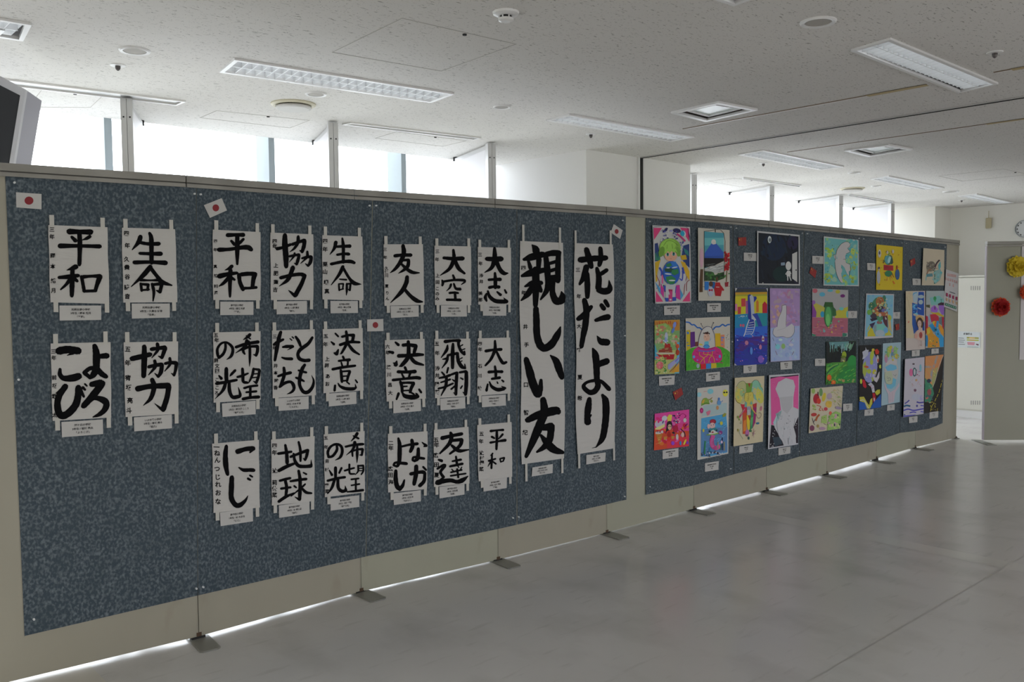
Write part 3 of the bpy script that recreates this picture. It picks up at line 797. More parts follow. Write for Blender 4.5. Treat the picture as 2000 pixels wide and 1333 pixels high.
rndw = random.Random(3)
ENG = {}
def calligraphy(t, quad, chars, name, size, lab, curl=.004, tapes=(.03, .11, .89, .965), tl=.13, t2=None, wave=.003, big2=None, name2=None, rag=.004, cuts=((800,),)):
    t2 = t2 or t
    q = [px(t, *quad[0]), px(t, *quad[1]), px(t2, *quad[2]), px(t2, *quad[3])]
    S = Surf(q, .0065, curl, 3.0, wave, rndw.uniform(0, 6))
    vs, fs = surf_mesh(S, 10, 14, rag=rag, seed=rndw.random() * 6)
    root = link('calligraphy_sheet', vs, fs, M_PAPER, None, True)
    tag(root, lab, 'calligraphy', 'ink calligraphy sheets')
    for a, b_ in ((tapes[0], tapes[1]), (tapes[2], tapes[3])):
        for top in (0, 1):
            L_ = tl * rndw.uniform(.88, 1.1); m = .03
            du = rndw.uniform(-.012, .012)
            if top: vs, fs = surf_mesh(S, 1, 4, a + du, b_ + du, -L_, m, .0012)
            else: vs, fs = surf_mesh(S, 1, 4, a + du + .02, b_ + du + .02, 1 - m, 1 + L_, .0012)
            link('paper_tape', vs, fs, M_TAPE, root)
    cells = {}
    for tt, st, cy in ((t, chars, cuts[0]), (t2, big2 or '', cuts[-1])):
        for s_ in parse(st):
            mx = sum(a[0] for a in s_) / len(s_); my = sum(a[1] for a in s_) / len(s_)
            key = (tt, my > cy[0], len(cy) > 1 and mx > cy[1])
            for p in stroke_polys(s_, rndw): cells.setdefault(key, []).append([px(tt, *a) for a in p])
    for key, polys in cells.items():
        v, f = poly_mesh(polys, lambda x, y: S.at(x, y, .0014)); link('brush_character', v, f, M_INK, root)
    V = []; Fc = []
    for tt, nm in ((t, name), (t2, name2 or '')):
        for tok in nm.split():
            ch, x, y = tok.split(','); x = float(x); y = float(y); gv, gf = glyph(ch, .028)
            k = len(V)
            rot = rndw.uniform(-.07, .07)
            for gx, gy in gv:
                a, b_ = gx * size, -(gy - .37) * size
                V.append(S.at(*px(tt, x + a * math.cos(rot) - b_ * math.sin(rot), y + b_ * math.cos(rot) + a * math.sin(rot)), .0016))
            Fc += [[i + k for i in g] for g in gf]
    link('name_writing', V, Fc, M_INK, root)
    return root
def card(t, quad, lines, lab, sizes=None, m=M_CARD, lh=.2, w=.62, grp='caption cards', d=.009, col=M_PRINT, y0=.27):
    q = [px(t, *p) for p in quad]; S = Surf(q, d, .0012, 2)
    vs, fs = surf_mesh(S, 3, 2); root = link('caption_card', vs, fs, m); tag(root, lab, 'caption card', grp)
    # thin edge so that the card reads as board
    V = []; Fc = []
    W = math.dist(q[0], q[1]); Hh = math.dist(q[0], q[3])
    # real aspect: width foreshortened by the view
    P0, P1, P3 = S.uv(0, 0), S.uv(1, 0), S.uv(0, 1); asp = np.linalg.norm(P1 - P0) / np.linalg.norm(P3 - P0)
    for i, ln_ in enumerate(lines):
        gv, gf = glyph(ln_, .030); k = len(V)
        s = lh * .80
        wid = max(a for a, _ in gv) - min(a for a, _ in gv)
        s = min(s, .94 * asp / max(wid, .01))
        for gx, gy in gv: V.append(S.uv(.5 + gx * s / asp, y0 + i * lh * 1.18 - (gy - .37) * s, .0009))
        Fc += [[j + k for j in g] for g in gf]
    link('printed_text', V, Fc, col, root); return root
exec_later = []

CALL = [
 ('A', [(370,548),(822,565),(838,1152),(385,1140)],
  '530,598,36 610,600,28 695,602,34;550,640,18 578,668,26;688,636,22 665,650,20 632,662,6;460,708,32 610,708,22 765,712,26;608,612,28 612,700,30 608,850,24;580,868,34 545,882,20 512,894,5;452,950,20 520,945,28 600,935,22;555,890,28 552,1000,32 550,1090,24;545,950,26 510,1000,20 465,1042,10;565,955,26 592,978,18;625,945,22 635,1000,22 645,1055,22;640,945,24 700,940,18 765,940,28;765,945,34 745,1000,26 730,1050,22;645,1055,18 735,1052,18',
  '三,398,582 年,398,638 岡,404,783 本,404,865 結,408,975 月,410,1050', 40, 'calligraphy sheet reading heiwa, top row at far left, under the straight flag'),
 ('A', [(932,568),(1342,580),(1358,1140),(945,1142)],
  '1075,640,30 1060,680,28 1012,738,6;1065,680,20 1130,692,22 1215,692,26;1145,610,18 1158,650,28 1160,760,28 1160,835,28;1070,765,18 1150,768,22 1230,768,28;1030,835,26 1150,832,22 1268,838,30;1150,870,30 1100,930,28 1005,1020,6;1155,880,24 1210,950,24 1240,985,30 1315,1010,10;1075,970,18 1150,972,12 1210,970,18;1078,998,18 1085,1050,18;1080,1000,14 1130,1005,18;1135,1005,18 1130,1045,16;1085,1047,14 1140,1042,14;1165,1000,18 1178,1060,20 1172,1130,8;1170,1005,18 1215,1000,20 1240,1000,22;1238,1005,22 1225,1060,22 1198,1050,8',
  '四,968,612 年,975,705 久,970,810 貴,972,872 谷,975,945 詩,970,1025 音,975,1095', 42, 'calligraphy sheet reading seimei, top row, second from the far left'),
 ('B', [(388,202),(845,190),(853,768),(402,795)],
  '452,258,48 520,248,46 598,258,46;560,275,20 515,292,5;460,400,20 460,440,28 490,468,34 560,465,44 602,452,44;725,220,30 738,280,44 738,350,44 735,400,40 715,440,38 690,465,22;740,395,30 690,392,26 645,425,26 690,462,24;745,400,36 780,435,34 812,455,28;760,300,28 818,295,36;702,515,34 770,502,42;782,508,42 720,590,44 640,680,36;660,668,26 720,620,26 790,635,40 815,665,40 800,710,36 760,745,26 712,765,8;432,582,10 460,570,26 502,535,34;500,530,36 455,600,38 440,660,40 450,730,44 480,755,44 530,730,44 580,670,44 598,600,42 600,540,38;605,540,28 642,608,16;635,540,20 652,556,14;650,512,12 665,526,12',
  '三,408,262 年,412,312 前,415,462 坂,418,525 悠,415,605 太,418,750', 38, 'calligraphy sheet in hiragana reading yorokobi, second row at far left'),
 ('B', [(948,192),(1362,185),(1368,740),(960,765)],
  '1010,318,30 1080,302,32 1150,285,28;1105,225,28 1105,320,36 1100,450,30;1160,245,24 1210,238,22 1262,232,28;1265,238,28 1250,280,24 1240,310,20 1212,298,6;1205,205,22 1208,250,22 1162,312,5;1140,380,22 1190,368,22 1238,362,26;1240,368,26 1232,420,26 1212,455,18 1185,430,6;1185,335,20 1188,380,22 1138,442,6;1265,355,18 1300,348,20 1345,350,24;1350,352,24 1345,400,20 1333,445,16 1312,430,5;1300,315,18 1302,360,18 1260,415,5;1055,548,36 1150,530,32 1288,524,38;1292,528,34 1280,610,32 1250,705,34;1250,715,20 1225,695,16 1185,662,4;1165,480,28 1180,532,30 1155,620,26 1098,676,4',
  '五,978,245 年,978,350 宥,980,465 坂,985,538 亮,995,638 斗,988,715', 46, 'calligraphy sheet reading kyoryoku, second row, second from the far left'),
 ('C', [(182,352),(660,378),(662,1062),(186,1058)],
  '332,408,34 410,405,28 488,405,34;368,465,20 398,500,28;490,448,22 460,480,24 438,508,10;245,555,36 350,550,28 450,535,32 530,530,40 568,552,34;428,422,34 428,550,38 428,698,20;372,722,32 345,742,24 302,760,4;248,820,40 330,800,34 425,787,24;360,760,34 355,880,34 355,1025,18;345,830,32 290,890,26 245,920,8;370,835,26 400,855,20;445,805,32 455,880,32 485,950,34;470,802,34 540,795,34 605,798,36;605,800,40 590,850,36 580,930,30;500,940,24 560,938,22 618,932,24',
  '四,210,468 年,208,555 真,208,722 結,212,815 翔,214,920 凪,216,985', 38, 'calligraphy sheet reading heiwa, top row, just below the tilted flag'),
 ('C', [(758,382),(1190,400),(1190,1060),(765,1058)],
  '828,545,28 890,530,24 962,502,24;905,412,38 905,500,46 915,620,44 918,722,34;982,500,26 1050,475,24 1100,462,34;1102,470,32 1095,520,32 1078,575,26 1052,560,6;1038,422,24 1035,480,28 1000,540,20 952,578,4;952,620,20 1000,610,20 1045,605,26;1048,612,24 1035,660,28 1022,700,22 998,688,5;1002,590,18 995,620,18 948,680,4;1078,640,18 1120,628,22 1168,625,26;1170,630,26 1160,680,28 1138,715,20 1108,692,5;1130,575,20 1125,630,22 1062,692,5;865,835,30 960,812,28 1060,800,30 1102,815,34;1102,820,30 1070,900,34 1010,1010,38;1005,1018,26 970,985,20 942,962,6;985,735,38 965,790,34 930,860,30 848,920,5',
  '四,803,470 年,805,520 上,815,712 肥,815,790 蓮,815,880 吉,808,955', 50, 'calligraphy sheet reading kyoryoku, top row, one place right of the tilted-flag piece'),
 ('C', [(1278,408),(1682,422),(1690,1062),(1282,1052)],
  '1415,480,30 1400,540,24 1355,603,5;1412,525,20 1480,520,24 1555,518,30;1480,440,16 1490,520,26 1490,680,26;1430,605,20 1490,595,22 1545,598,26;1370,698,24 1480,675,26 1560,672,30 1600,685,24;1485,725,28 1450,800,26 1368,908,6;1490,740,22 1550,840,24 1600,890,34 1668,900,6;1455,850,12 1520,855,16;1445,898,14 1450,960,16;1445,897,12 1490,895,14;1490,897,14 1485,945,12;1450,957,12 1490,947,12;1525,895,16 1525,960,18 1520,1010,6;1525,897,12 1565,894,18;1562,900,16 1555,960,18 1532,948,5',
  '四,1308,468 年,1308,550 栗,1308,700 山,1308,775 颯,1318,880 真,1325,970', 52, 'calligraphy sheet reading seimei, top row, narrow sheet left of the second seam'),
 ('D', [(203,165),(715,152),(718,895),(205,928)],
  '600,190,30 575,215,26 528,245,5;562,202,12 605,235,14;450,325,26 560,290,28 690,268,30;568,255,30 545,320,28 445,390,5;525,345,26 530,375,24 545,400,16;538,345,22 600,320,22 680,315,28;685,320,28 682,370,28 668,415,24 638,405,6;590,262,18 600,340,24 600,450,22 597,535,4;335,278,20 335,340,24 310,400,26 265,440,24 250,400,26 250,340,24 290,285,20 350,275,20 405,320,26 415,370,26 395,425,24 348,460,5;465,650,20 520,635,24 580,610,16;520,560,24 525,640,28 530,700,26 570,710,22;640,560,22 630,620,24 600,690,16 580,720,5;642,562,18 700,570,24;705,578,24 695,640,26 670,712,24 638,695,6;635,617,12 690,612,12;625,658,12 680,652,12;540,770,22 600,752,20 680,742,22;562,815,18 670,805,20;605,755,22 605,870,24;525,888,26 610,872,26 698,866,28;345,560,32 345,640,34 348,700,32;265,635,14 290,665,28;440,578,24 400,620,22 382,642,6;240,720,30 340,705,26 455,682,24;340,700,32 310,790,28 222,888,4;375,695,26 380,800,32 410,865,32 460,865,34 495,845,28 475,760,5',
  '五,232,195 年,240,250 原,235,470 文,245,530 園,245,585 こ,245,680 こ,245,765 ろ,240,825', 52, 'calligraphy sheet reading kibo no hikari in two columns, second row, third column'),
 ('D', [(838,145),(1305,130),(1315,845),(850,880)],
  '1098,212,20 1130,260,28 1150,310,22;1278,222,24 1230,290,30 1150,350,32 1122,400,28 1138,450,32 1190,470,30 1242,467,32;1195,518,26 1165,570,32 1142,660,32 1142,740,28 1180,808,30 1230,813,32 1278,760,28 1293,690,18 1270,630,3;1128,577,16 1170,590,20 1212,600,20;1102,657,18 1150,675,24 1188,695,16;862,297,24 900,272,30 962,242,22;935,162,28 915,230,34 892,350,34 872,468,24;958,325,18 1000,318,28 1065,318,28;1060,328,16 1008,356,5;948,437,14 990,450,24 1055,452,28;1035,232,10 1055,250,12;1058,212,10 1075,228,12;908,640,22 970,620,26 1042,602,28;970,550,24 975,620,30 950,700,28 922,760,16;925,755,24 980,715,26 1040,702,24 1073,735,30 1078,780,26 1050,815,20 1003,835,4',
  '三,870,210 年,870,335 井,880,528 本,880,605 時,888,690 香,880,765', 48, 'calligraphy sheet in hiragana reading tomodachi in two columns, second row'),
 ('D', [(1390,130),(1825,118),(1832,795),(1400,825)],
  '1528,177,16 1558,208,18;1483,267,12 1512,293,24;1560,352,14 1542,398,32 1518,390,18;1602,212,22 1670,195,22 1725,197,32;1725,202,28 1715,255,28;1580,300,26 1680,270,26 1788,272,22;1645,155,22 1655,220,28 1648,290,26 1600,382,20 1578,400,5;1668,292,24 1720,360,28 1788,405,16;1610,428,20 1625,460,18;1565,475,20 1620,467,20 1682,462,28;1592,490,14 1605,535,18;1665,482,16 1660,530,18;1500,565,26 1620,542,24 1742,527,22;1588,577,22 1595,640,26 1600,700,24;1597,590,16 1660,585,18 1685,587,22;1685,590,24 1668,640,24 1655,690,20;1605,642,14 1660,637,12;1605,692,16 1655,687,16;1525,742,20 1520,795,22;1557,717,10 1580,750,22 1640,775,30 1720,778,30 1752,765,18 1743,725,5;1652,702,14 1680,725,14;1747,682,14 1765,708,16',
  '五,1425,205 年,1420,295 上,1440,455 原,1435,525 あ,1445,640 お,1440,725', 52, 'calligraphy sheet reading ketsui, second row, left of the small flag'),
 ('E', [(192,262),(698,220),(708,955),(205,1015)],
  '345,290,30 335,380,42 340,500,46 358,595,30;468,348,46 560,320,38 635,315,44;632,325,26 602,357,16;482,522,14 530,548,30 600,548,32 642,550,32;405,630,40 400,750,46 400,850,44 440,922,44 490,930,42 550,880,26 580,825,4;580,642,22 605,655,18;602,607,18 628,622,16',
  '一,238,300 ね,245,365 ん,248,440 つ,245,535 じ,250,625 れ,255,705 お,255,795 な,255,890', 68, 'calligraphy sheet in hiragana reading niji, bottom row, leftmost'),
 ('E', [(832,218),(1302,180),(1300,885),(838,935)],
  '910,370,24 980,360,24 1050,350,22;985,278,22 1000,370,30 1005,470,32;915,555,30 1000,510,32 1088,476,20;1042,405,22 1140,367,24 1228,335,30;1228,338,28 1215,400,26 1200,438,22 1178,420,6;1130,245,20 1148,330,24 1150,450,20;1075,372,20 1090,450,28 1130,502,32 1200,510,30 1262,505,32;1268,500,22 1265,435,4;925,665,22 980,650,24 1038,636,22;940,750,22 1042,736,20;985,665,26 1000,740,28 990,828,24;915,890,26 980,845,28 1080,797,12;1043,670,20 1120,657,24 1212,646,24;1130,558,24 1145,650,30 1145,760,32 1140,868,28;1135,868,24 1088,840,6;1082,722,18 1103,738,16;1200,702,16 1160,740,16 1048,832,10;1160,742,20 1210,790,26 1268,800,18;1182,577,14 1213,593,18',
  '四,868,285 年,868,360 辻,872,555 莉,868,685 依,868,750 菜,868,820', 58, 'calligraphy sheet reading chikyu, bottom row, second from the left'),
 ('E', [(1402,162),(1845,125),(1850,790),(1415,845)],
  '1765,152,28 1740,190,22 1698,236,5;1722,177,12 1778,205,20;1640,295,20 1730,275,22 1828,267,24;1740,248,30 1720,320,22 1648,386,5;1710,338,22 1715,398,14;1707,345,18 1770,325,18 1822,322,24;1825,327,24 1815,385,20 1788,385,6;1765,272,18 1765,380,24 1763,470,5;1540,268,18 1545,330,24 1500,395,24 1455,408,22 1447,350,24 1480,292,22 1540,267,22 1590,290,24 1603,350,26 1580,410,22 1528,441,5;1630,555,18 1680,540,18 1732,526,16;1680,488,18 1680,560,18 1690,588,18 1738,590,14;1775,502,18 1775,560,16 1743,602,4;1775,502,14 1830,500,20;1832,507,18 1830,560,18 1808,598,12;1780,530,10 1825,530,10;1780,556,10 1825,556,10;1702,650,16 1780,640,16;1702,715,14 1790,700,16;1750,650,16 1750,770,18;1658,785,14 1740,778,20 1828,766,22;1530,524,28 1530,600,26 1530,640,24;1462,550,10 1490,600,24;1595,527,20 1570,580,18;1444,665,22 1540,640,24 1632,626,22;1520,650,26 1490,740,24 1443,806,8;1555,640,26 1560,740,28 1600,778,30 1643,770,26 1635,720,5',
  '五,1425,200 年,1428,300 奈,1440,452 村,1435,545 愛,1435,715 菜,1440,780', 46, 'calligraphy sheet reading kibo no hikari in two columns, bottom row, third from the left'),
 ('F', [(247,302),(738,300),(755,1052),(262,1065)],
  '390,445,34 480,435,32 588,435,36;490,322,38 500,400,46 470,500,42 400,600,32 332,655,8;462,500,26 560,495,28;560,502,32 550,570,36 500,620,30 432,662,6;455,532,22 540,610,34 610,650,34 692,655,12;540,708,38 530,780,44 470,890,42 335,1027,6;502,850,32 580,940,36 660,1000,42 732,1016,14',
  '三,268,365 年,270,465 久,285,600 保,285,645 川,285,690 夏,288,820 り,295,905 ん,295,975', 48, 'calligraphy sheet reading yujin, top row, just right of the second seam'),
 ('F', [(878,318),(1333,328),(1335,1058),(888,1055)],
  '995,470,30 1110,480,38 1230,477,44;1115,374,26 1120,480,38 1070,600,36 952,687,8;1132,500,38 1180,600,38 1252,662,24;1110,685,20 1125,725,28;975,748,18 985,780,26 977,812,22;982,765,24 1120,745,24 1240,747,28 1258,760,24;1258,768,20 1212,802,8;1085,800,24 1070,840,20 1028,882,5;1120,792,20 1145,850,26 1198,858,32;1068,905,24 1130,900,24 1172,906,22;1135,912,26 1140,985,28;1035,990,26 1110,990,26 1200,992,30',
  '三,915,390 年,912,490 上,918,690 田,918,770 こ,915,850 の,915,915 み,915,975', 52, 'calligraphy sheet reading ozora, top row, between yujin and taishi'),
 ('F', [(1415,335),(1830,345),(1828,1050),(1425,1050)],
  '1528,482,42 1620,485,48 1705,482,54;1625,350,30 1625,480,50 1590,590,38 1502,652,8;1642,500,44 1690,610,42 1740,660,42 1790,660,14;1630,658,24 1635,740,36 1635,838,36;1555,742,28 1620,737,28 1695,737,38;1562,837,32 1620,827,28 1680,832,34;1525,915,20 1510,960,32 1525,1002,22;1542,882,20 1565,950,34 1630,1002,42 1710,1012,42 1772,1010,42;1768,1000,26 1738,965,6;1657,892,18 1698,928,32;1752,867,18 1770,903,24',
  '三,1445,430 年,1452,540 浅,1460,690 井,1460,765 美,1450,910 那,1450,990', 52, 'calligraphy sheet with very bold taishi, top row, next to the long scrolls'),
 ('G', [(265,285),(755,268),(775,1008),(285,1048)],
  '397,312,20 433,343,30;315,427,22 362,440,32;412,545,14 400,588,46;370,568,12 400,578,28;490,347,34 560,342,34 648,357,40;650,362,36 627,440,34;435,480,38 560,475,36 670,465,36 738,465,26;555,305,34 560,400,38 550,500,42 480,590,36 443,612,10;580,492,32 640,560,38 742,592,20;515,624,28 530,660,24;430,677,34 530,680,30 638,674,40;475,702,18 500,750,22;580,692,26 560,750,20;365,780,28 500,765,26 640,750,34 698,756,34;458,802,28 475,860,32 480,930,28;467,817,26 550,812,24 620,817,32;620,825,34 592,880,32 578,930,28;490,860,18 540,857,16;485,912,16 570,907,16;435,947,28 410,1018,20;482,942,18 520,980,42 600,993,46 668,983,42;665,962,28 648,942,10;585,932,20 625,955,18;690,897,22 715,933,24',
  '六,298,365 年,300,440 濱,312,620 川,318,712 昌,328,840 大,332,940', 56, 'calligraphy sheet reading ketsui, middle row, just right of the second seam'),
 ('G', [(880,270),(1322,265),(1325,980),(885,1005)],
  '1012,302,36 1110,290,28 1190,290,34;1180,300,30 1180,350,28 1210,420,30 1248,458,28;1252,425,18 1250,460,28;1230,342,14 1178,372,10;1257,392,12 1202,412,10;1042,348,16 1030,410,32 962,502,8;982,522,12 1040,512,28;1045,482,26 1030,550,26 972,632,8;1110,332,26 1105,450,40 1105,628,32;1045,472,24 1100,460,28 1168,447,28;1165,462,32 1175,540,34 1215,610,38 1262,635,20;1255,582,12 1262,628,18;1225,502,12 1178,527,10;1222,542,12 1202,552,10;972,682,16 1000,715,22;1050,628,20 1035,690,18;940,755,18 1010,740,26 1078,717,26;958,810,16 1073,772,22;930,885,20 1010,865,22 1108,822,20;1030,735,28 1020,850,30 963,972,10;1092,710,24 1158,687,24;1158,692,32 1150,820,34 1145,958,28;1145,960,22 1118,935,8;1102,772,10 1125,790,18;1135,852,16 1088,892,20;1192,685,22 1268,672,28;1275,682,36 1275,820,38 1265,958,32;1262,957,22 1232,930,8;1202,752,12 1230,770,20;1225,852,14 1205,883,16',
  '五,910,330 年,915,445 浅,918,635 井,915,725 陽,912,830 葵,915,930', 60, 'calligraphy sheet reading hisho, middle row, with the densest brushwork'),
 ('G', [(1415,262),(1820,252),(1825,945),(1412,975)],
  '1518,420,32 1610,405,26 1706,400,32;1630,294,22 1630,400,32 1580,520,28 1512,598,20;1652,432,24 1690,510,30 1730,568,32 1772,558,24;1630,608,20 1640,680,30 1640,758,24;1555,680,32 1640,675,26 1716,676,32;1593,765,24 1688,750,30;1540,832,18 1525,908,28;1562,802,14 1590,860,30 1660,898,38 1738,890,34;1755,880,26 1708,855,6;1657,802,12 1665,820,16;1717,782,18 1735,798,22',
  '四,1443,330 年,1447,400 石,1445,605 川,1440,725 峻,1442,880', 54, 'calligraphy sheet with slim taishi, middle row, next to the long scrolls'),
 ('H', [(305,245),(808,212),(800,940),(310,985)],
  '440,302,22 455,380,40 455,500,44 450,598,38 430,648,32;450,602,26 395,612,24 380,640,24 420,658,22;462,612,32 542,620,32;482,405,22 580,382,26 678,370,32;610,325,34 618,400,40 592,468,32;738,352,10 788,393,32 762,405,14;690,432,32 690,500,38 680,558,38 642,588,28;685,540,28 630,542,24 620,578,24 650,590,20;695,547,28 762,556,28;408,712,34 405,800,44 420,898,48 455,940,44 493,898,34 515,828,18;598,750,36 680,732,32 750,727,38 773,745,34;773,752,30 763,840,36 710,898,38;665,655,42 660,760,46 637,878,38;752,662,22 788,700,22',
  '二,345,360 年,345,425 広,340,685 田,340,765 海,345,855', 66, 'calligraphy sheet in hiragana reading nakayoshi, bottom row, right of the second seam'),
 ('H', [(885,195),(1325,155),(1335,870),(888,915)],
  '990,300,42 1100,272,34 1238,245,34;1100,235,32 1110,280,38 1080,370,38 963,492,18;1102,330,32 1238,317,32;1240,325,36 1210,400,36 1088,497,20;1112,392,28 1200,458,38 1325,445,14;947,572,22 985,585,32;932,685,22 1000,642,26 1028,640,28;1025,652,32 972,720,30 985,760,30 1010,790,30;1010,792,22 960,830,18 925,840,12;1122,590,20 1228,570,24;1165,533,22 1180,640,28;1092,655,24 1248,622,26;1180,630,18 1200,670,12;1112,690,12 1130,710,14;1238,665,12 1220,700,14;1102,730,18 1238,700,18;1098,775,18 1288,745,18;1180,690,22 1195,793,22;935,860,56 1000,842,48 1100,832,40 1180,850,40 1250,828,46 1318,777,8',
  '五,915,320 年,920,385 広,912,515 田,920,635 夏,922,765', 68, 'calligraphy sheet reading tomodachi in kanji, bottom row, with thick strokes'),
 ('H', [(1432,135),(1865,95),(1875,785),(1450,845)],
  '1605,210,28 1680,200,18 1758,196,26;1617,282,24 1648,300,20;1753,252,24 1720,290,18 1688,316,10;1600,355,24 1690,340,20 1785,326,32;1680,207,26 1680,330,28 1675,438,24;1628,492,18 1605,518,12;1580,585,22 1662,560,18;1620,512,18 1615,600,22 1612,678,22;1605,592,20 1568,657,6;1625,592,18 1668,623,18;1720,562,16 1730,600,16;1722,558,16 1773,546,18;1775,550,18 1760,588,16;1730,597,16 1763,590,12',
  '五,1487,245 年,1482,340 辻,1487,485 村,1490,550 優,1490,610 菜,1485,690', 60, 'calligraphy sheet reading heiwa in small characters, bottom row, beside the long scroll'),
]
CUTS = [(865,), (855,), (485, 620), (460,), (705,), (720,), (710,), (540, 430), (495, 1085), (415,), (600,), (550,), (475, 1640),
        (680,), (690,), (660,), (625,), (640,), (600,), (640, 570), (515,), (475,)]
for (t, q, ch, nm, sz, lab), cy in zip(CALL, CUTS): calligraphy(t, q, ch, nm, sz, lab, cuts=(cy,))
calligraphy('I', [(75,210),(515,228),(488,1075),(90,1132)],
 '202,250,12 235,290,54 248,340,56;120,395,26 200,370,58 308,345,48;165,412,24 185,480,34;270,392,46 265,480,36;100,560,24 190,530,58 318,502,42;235,500,58 240,650,58 235,858,38;132,665,18 210,632,48 293,630,34;220,650,48 160,740,48 92,806,12;272,660,34 288,710,34;335,342,34 350,460,50 360,600,48;322,350,38 400,332,48 468,332,48;465,342,42 460,470,46 460,608,44;370,437,28 440,417,28;375,512,28 440,492,28;370,577,34 470,562,34;365,602,48 350,700,44 287,797,14;415,602,38 405,720,46 440,808,58 498,808,58 505,760,48 495,717,10;240,892,46 245,1000,54 250,1150,54 280,1250,60 330,1283,62 400,1240,58 460,1140,48 485,1072,12',
 '四,115,480 年,118,730 井,135,1070 手,145,1250', 50, 'long calligraphy scroll reading shitashii tomo, left of the two long scrolls', tapes=(.06, .11, .90, .95), tl=.075, t2='J', curl=.006,
 big2='132,155,40 160,250,56 195,380,60 240,475,66 263,420,42 270,348,24;358,118,12 410,170,50 440,250,54 463,318,42;145,720,42 250,670,60 400,632,62 428,640,48;290,530,46 300,640,60 260,760,62 210,880,58 132,1058,28;282,790,42 358,782,66;365,790,54 350,900,50 300,968,42 232,1016,16;270,862,22 340,950,60 400,998,54 472,1020,28',
 name2='口,130,390 智,132,650 紀,122,835', rag=.015, cuts=((865,), (505,)))
calligraphy('I', [(622,232),(1012,245),(960,980),(605,1038)],
 '685,400,48 800,387,48 940,380,42;745,295,42 770,380,50 795,468,38;885,284,34 890,380,40 875,452,34;745,472,48 720,570,48 678,642,22;750,542,42 755,650,48 755,768,38;850,484,28 870,580,46 865,680,50;870,702,48 930,715,54 978,690,48 973,607,8;948,502,32 900,535,34 870,560,18;665,990,38 720,952,48 792,872,34;725,805,42 745,900,50 735,1050,52 715,1150,44 695,1268,36;840,1005,28 900,985,42 962,972,50;852,1162,8 890,1215,50 952,1226,56;895,853,34 920,888,38;935,813,34 960,858,34',
 '三,660,500 年,670,765 大,672,1065 野,672,1305', 48, 'long calligraphy scroll reading hana dayori, right of the two long scrolls', tapes=(.015, .065, .92, .97), tl=.065, t2='J', curl=.008,
 big2='752,54,14 775,110,50 785,200,50 790,340,44;802,200,48 882,172,48;790,352,38 800,400,42 770,450,42 720,460,38 667,412,32 690,372,22 760,352,24 830,360,28 902,430,34;720,524,34 710,600,50 700,680,44 705,738,52;735,672,14 715,700,18;842,488,24 870,540,50 875,650,52 865,770,50 840,890,44 782,972,8;782,972,6 745,979,3',
 name2='夏,632,320 希,630,515', rag=.02, cuts=((785,), (485,)))

